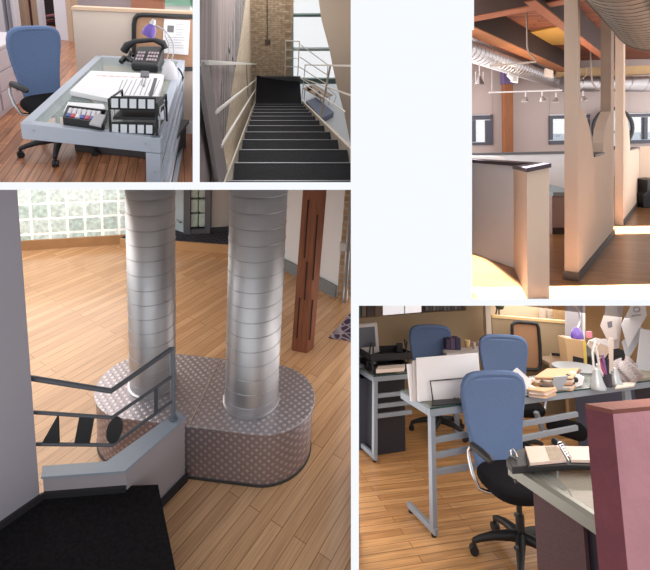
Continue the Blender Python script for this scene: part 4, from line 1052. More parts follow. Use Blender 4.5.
# low shelf holding calendar/magazine box/printer : dark credenza
cr = rg(thing(R, 'credenza', 'low dark cabinet behind the middle desk under the printer and file holder', 'cabinet', R.aty(590, 440, YP-.6)))
zc = R.aty(560, 369.5, YP-.6).z
a, b = R.aty(562, 369.5, YP-.6), R.aty(660, 369.5, YP-.6)
build(MB().box((a.x, YP-.65, zc-.03), (b.x, YP-.02, zc)), 'top', mat('tan_top', (.34, .25, .18), .5), parent=cr)
build(MB().box((a.x+.3, YP-.6, 0), (b.x-.02, YP-.05, zc-.031)), 'body', mat('dark_maroon_body', (.03, .02, .028), .6), parent=cr)
build(MB().box((a.x+.03, YP-.62, .0), (a.x+.10, YP-.56, zc-.031)), 'leg', mat('tan_leg', (.42, .28, .15), .6), parent=cr)
tanl = rg(tag(build(MB().slab([R.aty(541, 421, YP-.7), R.aty(548, 421, YP-.7), R.aty(548, 400, YP-.7), R.aty(541, 400, YP-.7)], (0, .03, 0)), 'wooden_slat', MATS['tan_leg'], R), 'x', 'x') if False else MB()) if False else None
# magazine box with black label
yz = YP-.72
mg = rg(thing(R, 'magazine_file', 'tan magazine file with black label holding papers, left of the black printer', 'file', R.aty(577, 369, yz)))
pf = [(568, 366), (586.5, 369), (585, 342), (581, 340), (565, 338)]
build(MB().slab([R.aty(x, y, yz) for x, y in pf], (0, .14, 0)), 'case', mat('tan_card', (.56, .36, .19), .7, noise=.05, nscale=10), parent=mg, bevel=.004)
build(MB().slab([R.aty(x, y, yz-.004) for x, y in ((573, 365.5), (584, 367.5), (583.5, 358.5), (573, 356))], (0, .004, 0)), 'label', M_black, parent=mg)
build(MB().slab([R.aty(x, y, yz+.02) for x, y in ((567, 340), (586, 344), (585, 340.5), (566, 337))], (0, .09, 0)), 'papers', M_paper2, parent=mg)
build(MB().slab([R.aty(x, y, yz-.003) for x, y in ((585, 368), (587.5, 368.5), (586, 342), (582.5, 339.5))], (0, .004, 0)), 'yellow_tab', mat('yellow_edge', (.75, .55, .12), .6), parent=mg)
stand([(588, 338), (592.5, 338), (592, 331.5), (587.5, 332)], 590, 372, .03, mat('pink_card', (.75, .25, .33), .6), 'pink_card', 'small bright pink card behind the magazine file', 'card', dy=.6)
# printer with papers on top
pr_ = rg(thing(R, 'printer', 'black printer behind the middle desk covered with loose papers', 'printer', R.aty(605, 369, yz+.1)))
build(MB().slab([R.aty(x, y, yz+.08) for x, y in ((588, 370), (626, 361), (626, 351), (616, 348), (590, 356))], (0, .4, 0)), 'body', M_black, parent=pr_, bevel=.02)
build(MB().slab([R.aty(x, y, yz+.06) for x, y in ((592, 367), (622, 360), (622, 357), (592, 363))], (0, .1, 0)), 'paper_tray', mat('charcoal_plastic', (.05, .05, .055), .4), parent=pr_)
lp1 = rg(thing(R, 'loose_papers', 'heap of loose cream papers on top of the black printer', 'papers', R.aty(600, 352, yz+.1)))
for k, (pg) in enumerate([((587, 345), (600, 359), (606, 356), (615, 345), (606, 339), (590, 340)), ((590, 341), (612, 351), (617, 342), (596, 338)), ((594, 352), (605, 358), (612, 348), (600, 343))]):
    build(MB().slab([R.aty(x, y, yz+.02-.015*k) for x, y in pg], (0, .012, 0)), 'sheet', [M_paper2, M_paper, mat('peach_paper', (.75, .58, .46), .8)][k], parent=lp1)
# hanging sheets
hang = [([(606, 303), (617, 303), (619, 330), (612, 347), (603, 330)], .0, 'paper_hang', (.58, .53, .52), 'long white sheet hanging at the left of the pinned papers'),
        ([(600.5, 326), (604.5, 314), (614, 318), (618, 339), (608, 341)], -.05, 'paper_hang2', (.60, .52, .50), 'tilted white sheet with a dark stamp, hanging over the printer'),
        ([(614, 303), (624, 303), (622, 318), (619, 348), (614, 349)], .03, 'paper_hang3', (.52, .46, .46), 'narrow pale sheet hanging behind the tilted stamped one'),
        ([(621.5, 325), (632, 303), (645, 303), (647, 315), (628, 348)], -.12, 'paper_hang4', (.58, .56, .58), 'large tilted white sheet hanging in the middle of the pinned papers'),
        ([(622, 342), (641, 327), (646, 330), (634, 350), (629, 358.5), (626, 357)], -.08, 'paper_hang5', (.50, .50, .54), 'pale sheet hanging low behind the large tilted one'),
        ([(636, 369), (641, 329), (651, 330), (656, 372)], -.16, 'paper_hang6', (.55, .55, .58), 'white sheet hanging at the right edge of the frame')]
yh = 4.3
for k, (pg, dy, nm, c, lb) in enumerate(hang):
    t = rg(thing(R, 'hanging_sheet', lb, 'paper', R.aty(pg[0][0], pg[0][1], yh+dy), group='sheets pinned over the printer'))
    build(MB().slab([R.aty(x, y, yh+dy) for x, y in pg], (0, .005, 0)), 'sheet', mat(nm, c, .85), parent=t)
    if k == 1: build(MB().slab([R.aty(x, y, yh+dy-.004) for x, y in ((607.5, 322), (612, 321), (612.5, 327), (608.5, 328))], (0, .003, 0)), 'stamp', mat('grey_stamp', (.16, .15, .17), .8), parent=t)
    if k == 3:
        build(MB().tube([R.aty(637+3.2*math.cos(a*PI/6), 309.5+2.6*math.sin(a*PI/6), yh+dy-.004) for a in range(12)], .005, 5, closed=True).tube([R.aty(x, y, yh+dy-.004) for x, y in ((632, 316.2), (641, 314.8))], .006, 5), 'drawing', mat('grey_line', (.36, .36, .38), .8), parent=t)
# cable the sheets hang from
rg(tag(build(MB().tube([R.aty(560, 300.5, yh+.08), R.aty(720, 300.5, yh+.08)], .006, 6), 'hanging_wire', M_steel, R), 'thin steel wire the loose sheets are pinned to', 'wire'))
# light grey board and desk lamps
gbd = rg(thing(R, 'grey_board', 'pale grey upright board behind the purple lamp', 'board', R.aty(575, 340, yz+.5)))
build(MB().slab([R.aty(x, y, yz+.55) for x, y in ((566.8, 369), (584, 369), (584, 300), (566.8, 300))], (0, .04, 0)), 'panel', mat('lilac_grey', (.46, .43, .46), .7), parent=gbd)
build(MB().bar(R.aty(583.8, 369, yz+.53), R.aty(583.8, 300, yz+.53), .02, .02), 'edge_strip', M_paper, parent=gbd)
def lampx(bx, by, hpx, rpx, shade, name, label, arms):
    t = rg(thing(R, name, label, 'lamp', R.at(bx, by, ZG)))
    b = R.at(bx, by, ZG); y = b.y; r = (R.aty(bx+rpx, by, y)-R.aty(bx, by, y)).length; h = R.above(b, hpx)-ZG
    build(MB().lathe(b, [(r, 0), (r, .015), (r*.75, h*.35), (r*.35, h), (r*.1, h+.005)], 24), 'lamp_base', mat('silver_cone', (.52, .54, .56), .35, .5), parent=t, smooth=True)
    for a in arms: build(MB().tube([R.aty(x, yy_, y) for x, yy_ in a], .008, 6), 'arm', mat('white_arm', (.66, .64, .64), .4), parent=t, smooth=True)
    return t, y
t, y = lampx(598, 388.5, 369, 7.5, True, 'desk_lamp', 'silver cone based lamp with slim white arms, left of the pen holder', [((594, 370), (592.5, 352), (596, 340)), ((600, 370), (597, 352), (594.5, 342))])
y2 = y+.25
build(MB().lathe(R.aty(577.3, 338.5, y2), [(.045, 0), (.05, .01), (.042, .055), (.022, .08), (.01, .09)], 22), 'lamp_shade', M_purple, parent=t, smooth=True)
build(MB().tube([R.aty(x, yy_, y2) for x, yy_ in ((577.5, 329), (580, 322), (579.5, 313), (575, 306), (571, 304))], .007, 6), 'arm', M_chrome, parent=t, smooth=True)
t, y = lampx(616, 384.5, 368, 6, False, 'desk_lamp', 'silver cone based lamp with a broad cream arm, right of the pen holder', [])
build(MB().bar(R.aty(611, 371, y), R.aty(611, 338, y), .028, .02), 'arm', mat('cream_arm', (.62, .52, .46), .5), parent=t)
ph = rg(thing(R, 'pen_holder', 'dark pen holder with purple and red pens between the two silver lamps', 'pen holder', R.at(608, 386, ZG)))
b = R.at(608, 386.5, ZG)
build(MB().lathe(b, [(.032, 0), (.034, .09), (.028, .09), (.026, .01)], 16), 'cup', mat('dark_cup', (.04, .035, .05), .4), parent=ph, smooth=True)
for dx_, dz_, c, nm in ((-.05, .20, (.45, .08, .15), 'red_pen'), (-.02, .23, (.25, .10, .30), 'purple_pen'), (.02, .2, (.02, .02, .03), 'black_pen'), (-.07, .16, (.75, .72, .74), 'white_pen')):
    build(MB().tube([b+V((0, 0, .02)), b+V((dx_, 0, dz_))], .009, 6), 'pen', mat(nm, c, .4), parent=ph)
bag = rg(thing(R, 'plastic_bag', 'crumpled grey plastic bag at the right end of the middle desk', 'bag', R.at(626, 381, ZG)))
yb2 = R.at(626, 381, ZG).y
random.seed(11)
mb = MB()
def bagf(u, v):
    a = 2*PI*u; r = math.sin(PI*min(max(v, .02), .98))**.5
    c = R.aty(626, 372, yb2); j = 1+.18*math.sin(a*5+v*9)+.10*math.sin(a*9+v*17)
    return c+V((math.cos(a)*.105*r*j, math.sin(a)*.08*r*j, (v-.5)*.19*(1+.1*math.sin(a*3))))
build(mb.grid(bagf, 36, 14, closed_u=True), 'sack', mat('grey_film', (.40, .35, .36), .3), parent=bag)
build(MB().tube([R.aty(627, 363, yb2), R.aty(630, 359, yb2)], [.02, .035], 8), 'knot', MATS['grey_film'], parent=bag, smooth=True)
sl = rg(tag(build(MB().slab([R.at(628, 380, ZG+.02), R.at(655, 377, ZG+.02), R.at(655, 368, ZG+.02), R.at(634, 370, ZG+.02)], (0, 0, -.018)), 'portfolio', mat('olive_grey', (.30, .27, .21), .7), R), 'olive grey portfolio lying at the right end of the middle desk', 'portfolio'))
disc = rg(tag(build(MB().lathe(R.at(577, 375, ZG)+V((.12, .22, 0)), [(.20, 0), (.20, .012)], 40), 'round_tray', mat('grey_disc', (.22, .235, .26), .4), R), 'round grey tray on the middle desk behind the note cube', 'tray'))
# things beneath the middle desk
ub = rg(thing(R, 'black_bag', 'long black bag hanging on the rails under the middle desk', 'bag', R.at(565, 445)))
yy_ = (g0+e1*1.0).y+.55
build(MB().tube([R.aty(550, 423, yy_), R.aty(553, 425, yy_), R.aty(566, 428, yy_), R.aty(579, 432, yy_), R.aty(584, 434, yy_)], [.05, .065, .07, .07, .05], 12), 'body', M_seat, parent=ub, smooth=True)
build(MB().tube([R.aty(555, 423, yy_), R.aty(562, 419, yy_), R.aty(574, 426, yy_)], .009, 6), 'handle', M_black, parent=ub)
pc = rg(tag(build(MB().slab([R.at(579, 450), R.at(640, 450), R.at(640, 430), R.at(579, 430)], (0, 0, .66)), 'storage_box', mat('slate_box', (.06, .06, .10), .6), R), 'slate coloured box under the right of the middle desk behind the pink wall', 'box'))
wbx = rg(tag(build(MB().slab([R.at(523, 445), R.at(541, 444), R.at(543, 437), R.at(526, 438)], (0, 0, .03)), 'wooden_tray', mat('honey_wood_tray', (.50, .30, .14), .6), R), 'flat wooden tray on the floor behind the nearest chair', 'tray'))

# ---- near desk, planner and the pink wall --------------------------
ZN = .735
n0, n1, n2_ = R.at(507.5, 461, ZN), R.at(588, 513, ZN), R.at(600, 470, ZN)
en = (n1-n0).normalized(); eb = V((-en.y, en.x, 0))
dC = rg(thing(R, 'glass_desk', 'nearest desk with pale olive metal rail and maroon panel, half hidden by the pink wall', 'desk', zz(n0, 0)))
rail_m = mat('olive_metal_rail', (.25, .25, .22), .35, .4)
Ln = (n1-n0).length+.05
hR = ZN-R.atp(509, 472, n0, n1).z
P_ = lambda u, v, z: zz(n0+en*u+eb*v, z)
hR = .06
build(MB().slab([P_(0, 0, ZN-hR), P_(Ln, 0, ZN-hR), P_(Ln, 0, ZN-.012), P_(Ln, .012, ZN), P_(0, .012, ZN), P_(0, 0, ZN-.012)][0:4]+[P_(0, 0, ZN-.012)], eb*.035) if False else MB().add([P_(0, 0, ZN-hR), P_(Ln, 0, ZN-hR), P_(Ln, .0, ZN-.014), P_(0, .0, ZN-.014), P_(0, .014, ZN), P_(Ln, .014, ZN), P_(Ln, .04, ZN), P_(0, .04, ZN), P_(0, .04, ZN-hR), P_(Ln, .04, ZN-hR)],
      [(0, 1, 2, 3), (3, 2, 5, 4), (4, 5, 6, 7), (7, 6, 9, 8), (8, 9, 1, 0), (0, 3, 4, 7, 8), (1, 9, 6, 5, 2)]), 'front_rail', rail_m, parent=dC)
build(MB().bar(P_(.02, .04, ZN-.03), P_(.02, .75, ZN-.03), .04, .055), 'side_rail', rail_m, parent=dC)
build(MB().slab([P_(.04, .04, ZN-.012), P_(Ln, .04, ZN-.012), P_(Ln, .8, ZN-.012), P_(.04, .8, ZN-.012)], (0, 0, .010)), 'glass_top', mat('smoky_glass', (.30, .30, .27), .06, alpha=.55), parent=dC)
maroon = mat('maroon_speckle', (.095, .05, .055), .8, noise=.5, nscale=150, bump=.1, bscale=300)
k0, k1 = R.at(519, 640).x*0, 0
cu0 = (R.atp(515.5, 500, n0, n1)-n0).length; cu1 = (R.atp(579.5, 540, n0, n1)-n0).length
build(MB().slab([P_(cu0, .006, .0), P_(cu1, .006, .0), P_(cu1, .006, ZN-hR-.002), P_(cu0, .006, ZN-hR-.002)], eb*.02), 'modesty_panel', maroon, parent=dC)
build(MB().slab([P_(cu1-.03, .03, .0), P_(Ln+.3, .03, .0), P_(Ln+.3, .03, ZN-hR-.002), P_(cu1-.03, .03, ZN-hR-.002)], eb*.02), 'dark_gap_panel', mat('black_violet', (.015, .012, .025), .6), parent=dC)
for k, y in enumerate((481, 515, 548)):
    p = R.atp(515.6, y, n0, n1); build(MB().tube([p-eb*.004, p+eb*.012], .009, 8), 'bolt', M_black, parent=dC)
# tray + planner
tray = rg(thing(R, 'document_tray', 'black document tray on the nearest desk beneath the open planner', 'tray', R.at(535, 463, ZN)))
tq = [R.at(512, 468.5, ZN), R.at(548, 466, ZN), R.at(600, 470, ZN), R.at(600, 455, ZN+.02), R.at(520, 452, ZN)]
tq = [R.at(511, 467.5, ZN+.002), R.at(572, 475, ZN+.002), R.at(605, 470, ZN+.002), R.at(590, 455, ZN+.002), R.at(512, 450, ZN+.002)]
build(MB().slab([R.at(x, y, ZN+.035) - V((0, 0, .033)) for x, y in ((506, 459), (512, 466.5), (575, 462.5), (620, 462), (612, 450), (518, 449))], (0, 0, .033)), 'body', mat('charcoal_tray', (.035, .032, .035), .5), parent=tray, bevel=.004)
build(MB().tube([R.at(x, y, ZN+.05) for x, y in ((511, 456), (510, 451), (513, 449.5), (516, 454.5), (517, 458))], .006, 8, closed=True), 'finger_loop', M_steel, parent=tray, smooth=True)
pln = rg(thing(R, 'open_planner', 'open ring planner with cream pages on the nearest desk', 'planner', R.at(550, 455, ZN+.04)))
zp = ZN+.04
build(MB().slab([R.at(x, y, zp+.02)-V((0, 0, .018)) for x, y in ((524.5, 446.5), (528.5, 464), (568, 462), (610, 463), (605, 446.5), (560, 445))], (0, 0, .006)), 'cover', M_black, parent=pln)
build(MB().slab([R.at(x, y, zp+.02)-V((0, 0, .01)) for x, y in ((525, 446.8), (530, 463.3), (566.5, 460), (559, 445.8))], (0, 0, .012)), 'page_block', mat('page_peach', (.72, .56, .48), .8, noise=.04, nscale=30), parent=pln)
pb_ = build(MB().slab([R.at(x, y, zp+.02)-V((0, 0, .01)) for x, y in ((562, 446.5), (571, 460), (612, 461), (606, 447))], (0, 0, .012)), 'page_block', MATS['page_peach'], parent=pln)
build(MB().slab([R.at(x, y, zp+.023) for x, y in ((545, 446.8), (550, 460.3), (564.5, 459), (557, 446.3))], (0, 0, .001)), 'printed_area', mat('page_print', (.36, .29, .22), .8, noise=.35, nscale=60), parent=pln)
for k in range(6):
    u = k/5; p = R.at(560.5+8*u, 446.5+13.5*u, zp+.012)
    build(MB().tube([p+V((-.015, 0, 0)), p+V((-.010, 0, .018)), p+V((.005, 0, .022)), p+V((.015, 0, .012)), p+V((.017, 0, 0))], .003, 6), 'ring', M_chrome, parent=pln)
build(MB().tube([R.at(560, 446, zp+.03), R.at(569, 461, zp+.03)], .004, 6), 'ring_spine', M_chrome, parent=pln)
# pink wall
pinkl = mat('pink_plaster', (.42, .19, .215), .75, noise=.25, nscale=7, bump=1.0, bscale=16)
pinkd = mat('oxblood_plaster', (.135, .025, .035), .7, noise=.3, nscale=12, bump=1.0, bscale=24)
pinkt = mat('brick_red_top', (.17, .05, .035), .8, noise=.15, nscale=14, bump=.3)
zt = 1.28
w1 = R.at(612.6, 410.5, zt); w0 = R.at(585, 404.5, zt); w2 = R.at(690, 403.5, zt); w3 = R.at(662, 396, zt)
print('pink', w0, w1, w2)
th0 = w0-w1
T3 = [w0, w1, w2, w2+th0]
bl0 = R.atp(584.5, 570, w0, w1); 
def down(p, px, py): return None
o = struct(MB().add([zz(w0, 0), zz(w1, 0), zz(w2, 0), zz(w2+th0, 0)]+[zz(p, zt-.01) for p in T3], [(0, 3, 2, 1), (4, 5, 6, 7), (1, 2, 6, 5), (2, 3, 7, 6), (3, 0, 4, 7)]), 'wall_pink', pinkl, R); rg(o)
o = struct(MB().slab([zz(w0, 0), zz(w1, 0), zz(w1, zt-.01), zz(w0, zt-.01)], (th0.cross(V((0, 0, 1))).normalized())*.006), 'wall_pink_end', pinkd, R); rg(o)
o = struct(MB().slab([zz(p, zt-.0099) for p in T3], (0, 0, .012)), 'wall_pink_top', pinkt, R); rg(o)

ray_area(558, 303.6, 1.5, 3.2, 1.3, (0, 0, -1), 32, 'studio_top_fill', (1, .94, .87))  # near part of an unseen fill added over the studio
ray_area(505, 303.6, 3.2, 8.1, 2.05, (0, 0, -1), 95, 'studio_top_fill', (1, .94, .87))  # far part of the added studio fill
ray_area(356.8, 430, 2.2, 5, 1.1, (1, 0, 0), 14, 'studio_side_fill', (1, .95, .9))  # added fill hidden at the studio's left edge
# ================================================================== STAIRWELL (black tread-plate stair going down)
R = ROOMS['stair']
def rg(o): o['_room'] = 'stair'; return o
H0 = R.H
df = R.d(268, 67).normalized(); az = V((df.x, df.y, 0)).normalized(); xh = V((az.y, -az.x, 0))
EYE = V((0, 0, H0)); npl = xh.cross(df).normalized(); NP0 = EYE - V((0, 0, .8))
def nos(px, py):
    d = R.d(px, py); t = (NP0-EYE).dot(npl)/d.dot(npl); return EYE + d*t
def zz(p, z): return V((p.x, p.y, z))
row = lambda k: 67 + 1/(.00877+.00165*k)
stp = rg(thing(R, 'staircase', 'black tread plate staircase leading down between white railings', 'staircase', nos(268, 181)))
blk = plate('black_tread_plate', (.002, .002, .003), (.022, .022, .028), 26, rough=.5, metal=.0, bump=.5, spec=.12)
edge = mat('grey_edge_metal', (.16, .16, .17), .4, .6)  # lighter grey for the nosing bars and landing edge
N = 11
def ends(y): return nos(268-.350*(y-67), y), nos(268+.955*(y-67), y)
pl_, pr_ = ends(row(-1)); 
for k in range(-1, N+1):
    a, b = ends(row(k))
    if k > -1: run0 = prev_a
    nxt = ends(row(k+1))
    run = (V((nxt[0].x, nxt[0].y, 0))-V((a.x, a.y, 0))).dot(az)
    rise = a.z-nxt[0].z
    d = az*(-run-.01)
    build(MB().slab([a, b, b+d, a+d], (0, 0, -.012)).slab([a+V((0, 0, -.012)), b+V((0, 0, -.012)), b-az*.012+V((0, 0, -.012)), a-az*.012+V((0, 0, -.012))], (0, 0, -.03)), 'tread', blk, parent=stp)
    build(MB().bar(a+V((0, 0, .0)), b+V((0, 0, .0)), .007, .006), 'nosing', edge, parent=stp)
    build(MB().slab([a+d+V((0, 0, 0)), b+d, b+d+V((0, 0, rise)), a+d+V((0, 0, rise))], az*.008), 'riser', blk, parent=stp)
    prev_a = a
zl = nxt[0].z
print('landing z', zl, 'run', run, 'rise', rise, 'width', (a-b).length)
la, lb = ends(row(N+1))
f0, f1 = la, lb
k0, k1 = R.at(257, 75.5, zl), R.at(303, 75.5, zl)
k0 = f0+az*((k0-f0).dot(az)); k1 = f1+az*((k1-f1).dot(az))
land = rg(thing(R, 'stair_landing', 'black tread plate landing at the foot of the stair', 'landing', zz((k0+k1)/2, zl-.1)))
build(MB().slab([f0-az*run, f1-az*run, k1, k0], (0, 0, -.012)), 'deck', blk, parent=land)
build(MB().slab([zz(k0, zl-.0125), zz(k1, zl-.0125), zz(k1, zl-.12), zz(k0, zl-.12)], -az*.03), 'edge_beam', edge, parent=land)
# stringers
beige = mat('beige_stringer', (.44, .38, .32), .5)
n0, n1 = ends(row(-1)); far0, far1 = ends(row(N+1))
build(MB().slab([n0+V((0, 0, .03))-xh*.004, far0+V((0, 0, .03))-xh*.004, far0-V((0, 0, .16))-xh*.004, n0-V((0, 0, .16))-xh*.004], -xh*.012), 'stringer', beige, parent=stp)
build(MB().slab([n1+V((0, 0, .035))+xh*.004, far1+V((0, 0, .035))+xh*.004, far1-V((0, 0, .16))+xh*.004, n1-V((0, 0, .16))+xh*.004], xh*.030), 'stringer', beige, parent=stp)

# ---- left wall: rough purple-grey brick, ragged edge, buff wall -----
WL0 = n0 - xh*.10; WL1 = k0 - xh*.10
buff = bricks('buff_wall', (.50, .40, .29), (.60, .49, .37), (.42, .34, .26), .5, .05, .006, rough=.9, rotx=PI/2, bump=.5, grain=.3, gscale=(12, 12, 12))
def frame_obj(p0, dirx, mb, name, m, kind='structure'):
    """mesh with its x axis along the wall so that bricks run along it"""
    rz = math.atan2(dirx.y, dirx.x); L = Matrix.Translation(p0) @ Matrix.Rotation(rz, 4, 'Z'); Li = L.inverted()
    mb.v = [Li @ v for v in mb.v]
    o = build(mb, name, m, R, keep=True); o.matrix_world = R.T @ L
    if kind: o['kind'] = kind
    return rg(o)
base = zz(WL0, zl-2.5)
A = WL0 - az*2.0; B = WL0 + az*((k0-WL0).dot(az)+.06)
frame_obj(base, az, MB().slab([zz(A, zl-2.5), zz(B, zl-2.5), zz(B, H0+3), zz(A, H0+3)], -xh*.1), 'wall_left', buff)
def onl(px, py, off=0): return R.atp(px, py, A+xh*off, B+xh*off)
purple = mat('rough_purple_brick', (.25, .20, .195), .95, noise=.85, nscale=8, bump=1.0, bscale=9, stretch=(.16, 1, 1.3), turn=(0, math.radians(45), 0))
frame_obj(base, az, MB().slab([onl(x, y, .035) for x, y in ((190, -6), (237, -6), (229, 40), (221, 83), (215, 130), (209, 190), (190, 190))], -xh*.034), 'wall_rough', purple)
cut = bricks('cut_brick', (.20, .17, .17), (.32, .28, .27), (.02, .018, .02), 3.2, .17, .02, rough=.9, rotx=PI/2, rotz=math.radians(45), bump=1.0, grain=.3, gscale=(10, 10, 10), offset=.3)
frame_obj(base, az, MB().slab([onl(x, y, .02) for x, y in ((236.5, -6), (246.5, -6), (240, 40), (233, 83), (226, 130), (218, 190), (209, 190), (215, 130), (221, 83), (229, 40))], -xh*.019), 'wall_quoin', cut)
# ---- back wall of buff brick with conduit ---------------------------
back = bricks('tan_brick', (.46, .34, .23), (.58, .44, .31), (.36, .28, .20), .14, .045, .006, rough=.9, rotx=PI/2, bump=.6, grain=.35, gscale=(10, 10, 10))
K0 = B; 
KR = R.atp(290.5, 60, K0+az*.0, K0+xh)
frame_obj(zz(K0, zl-2.5), xh, MB().slab([zz(K0, zl-2.5), zz(KR, zl-2.5), zz(KR, H0+3), zz(K0, H0+3)], az*.1), 'wall_back', back)
ob = lambda px, py, off=0: R.atp(px, py, K0-az*off, K0-az*off+xh)
cd_ = rg(thing(R, 'electrical_conduit', 'thin dark conduit with square junction box on the tan brick wall', 'conduit', ob(267.5, 44, .01)))
build(MB().tube([ob(267.3, -6, .02), ob(267.3, 40, .02)], .008, 6), 'pipe', mat('dark_pipe', (.07, .06, .06), .5), parent=cd_)
build(MB().slab([ob(265, 45, .03), ob(270.3, 45, .03), ob(270.3, 40, .03), ob(265, 40, .03)], az*.028), 'junction_box', mat('brown_box', (.12, .09, .08), .6), parent=cd_, bevel=.004)
# quoin teeth at the right edge of the brick wall
tooth = mat('quoin_tan', (.36, .25, .16), .9, noise=.3, nscale=10)
mb = MB()
for k in range(9):
    y = -4+k*9.2
    mb.slab([ob(285, y, .004), ob(290.5, y, .004), ob(290.5, y+4.6, .004), ob(285, y+4.6, .004)], az*.003)
o = build(mb, 'trim_1', tooth, R, keep=True); o['kind'] = 'structure'; rg(o)
# ---- window with green frame ----------------------------------------
wn = rg(thing(R, 'window_frame', 'tall bright window with dark green frame beyond the landing', 'window', ob(305, 80, -.02)))
grn = mat('green_frame', (.10, .17, .15), .5)
ow = lambda px, py: R.atp(px, py, K0+az*.02, K0+az*.02+xh)
build(MB().slab([ow(289.5, 84), ow(293.5, 84), ow(293.5, -8), ow(290, -8)], az*.05), 'frame_post', mat('pale_green_frame', (.28, .38, .34), .5), parent=wn)
for y0, y1, m_ in ((14.5, 17, grn), (48.5, 51, mat('grey_green_frame', (.34, .40, .40), .5)), (79, 84, grn)):
    build(MB().slab([ow(291, y1), ow(362, y1), ow(362, y0), ow(291, y0)], az*.05), 'frame_bar', m_, parent=wn)
build(MB().slab([ow(293, 84), ow(362, 84), ow(362, -8), ow(293, -8)], az*.006), 'pane', mat('window_glass', (.95, .97, 1.0), .05, alpha=.12), parent=wn)
# ---- lower floor seen past the right railing ------------------------
zf = zl-.75
fa = R.at(296, 84, zf); 
lowf = mat('pale_floor', (.66, .68, .72), .6)
rg(struct(MB().slab([R.at(296, 79, zf), R.at(380, 79, zf), R.at(390, 190, zf), R.at(296, 190, zf)], (0, 0, -.04)), 'floor', lowf, R))
# low desk and box down there
dk = rg(thing(R, 'drafting_table', 'pale table with dark things on it below the stair', 'table', R.at(318, 100, zf)))
zt_ = zf+.28
build(MB().slab([R.at(303, 88, zt_), R.at(322, 99, zt_), R.at(333, 95, zt_), R.at(314, 84, zt_)], (0, 0, -.02)), 'tabletop', mat('tan_top2', (.38, .27, .20), .5), parent=dk)
for x, y in ((305, 89), (321, 97), (330, 94.5)): build(MB().bar(zz(R.at(x, y, zt_), zf), zz(R.at(x, y, zt_), zt_-.02), .02, .02), 'leg', mat('pale_leg', (.5, .5, .5), .5), parent=dk)
for k, (x, y) in enumerate(((309.5, 89.5), (318, 94.5))):
    p = R.at(x, y, zt_)
    rg(tag(build(MB().cbox(p+V((0, 0, .03)), (.10, .06, .05), .6), 'black_case', M_black, R, bevel=.006), 'small black case on the table below the stair, %s one' % ['left', 'right'][k], 'case', 'black cases below the stair'))
bb = rg(tag(build(MB().slab([R.at(306, 101, zf+.15), R.at(322, 118, zf+.15), R.at(334, 112, zf+.15), R.at(316, 97, zf+.15)], (0, 0, -.149)), 'storage_crate', mat('slate_blue', (.20, .22, .30), .6), R, bevel=.006), 'slate blue crate on the pale floor below the right railing', 'crate'))
# ---- beige slanting wall on the right -------------------------------
yb = (n1.y+far1.y)/2
bg = mat('beige_soffit', (.62, .51, .42), .85)
rg(struct(MB().slab([R.aty(x, y, far1.y*.80) for x, y in ((317.5, -8), (321.5, 20), (329.5, 50), (336, 83), (344, 112), (351.5, 149), (420, 200), (420, -8))], (0, .12, 0)), 'wall_right', bg, R))

# ---- railings --------------------------------------------------------
WR = mat('white_rail', (.66, .62, .58), .4)
GR_ = mat('grey_rail_plate', (.22, .19, .19), .45, .2)
LA = n0 - xh*.02; LB = far0 - xh*.02
VL = lambda px, py: R.atp(px, py, LA, LB)
rl = rg(thing(R, 'railing', 'white stair railing with broad grey end post on the left against the brick', 'railing', VL(228, 181)))
def flat(a, b, w, t): return MB().bar(a, b, w, t)
q = [VL(200, 64), VL(203, 61), VL(208, 61.5), VL(229.5, 178), VL(230, 186), VL(219, 186)]
q = [VL(200.5, 66), VL(202.5, 61.5), VL(208.5, 62), VL(228.5, 176), VL(230.5, 186), VL(219.5, 186)]
build(MB().slab(q, -xh*.022), 'end_post', GR_, parent=rl, bevel=.002)
build(flat(VL(205, 62.6), VL(256, 64), .03, .020), 'handrail', WR, parent=rl, bevel=.002)
build(flat(VL(215, 113), VL(255.5, 79.8), .014, .014), 'middle_rail', WR, parent=rl)
build(flat(VL(221, 146.5), VL(255.5, 89.3), .014, .014), 'lower_rail', WR, parent=rl)
build(flat(VL(246.5, 64), VL(248, 96), .014, .022), 'post', mat('white_rail_shaded', (.42, .37, .33), .5), parent=rl)  # shaded copy of the white rail, shade put into the post colour
build(flat(VL(256.3, 43), VL(255.6, 108), .016, .05), 'post', WR, parent=rl)
RA = n1 + xh*.02; RB = far1 + xh*.02
VR = lambda px, py: R.atp(px, py, RA, RB)
rr = rg(thing(R, 'railing', 'white stair railing on the right above the pale floor', 'railing', VR(305, 105)))
build(flat(VR(305, 65), VR(372, 66), .022, .016), 'handrail', WR, parent=rr)
build(flat(VR(303.5, 78.8), VR(372, 103), .012, .012), 'middle_rail', WR, parent=rr)
build(flat(VR(303, 83.2), VR(345, 111.8), .012, .012), 'lower_rail', WR, parent=rr)
build(flat(VR(305.3, 64.6), VR(301.8, 99), .014, .02), 'post', WR, parent=rr)
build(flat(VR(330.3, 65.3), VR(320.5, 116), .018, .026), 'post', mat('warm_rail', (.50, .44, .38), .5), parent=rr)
GA = k1 + az*.0; 
VG = lambda px, py: R.atp(px, py, k1-az*.02, k1-az*.02+xh)
gr = rg(thing(R, 'guard_rail', 'small white guard rail at the far edge of the landing in front of the window', 'railing', VG(295, 80)))
build(MB().bar(VG(285, 40.7), VG(300, 41.4), .02, .016), 'top_bar', WR, parent=gr)
for y in (50, 58, 66.6): build(MB().bar(VG(285.5, y), VG(298.8, y+.3), .012, .010), 'bar', WR, parent=gr)
build(MB().bar(VG(285.7, 40.5), VG(285, 76), .018, .022), 'post', WR, parent=gr); build(MB().bar(VG(299.5, 41), VG(297.5, 80), .018, .018), 'post', WR, parent=gr)
VH = lambda px, py: R.atp(px, py, k1-az*.02, k1-az*.02+(xh-az*.4))
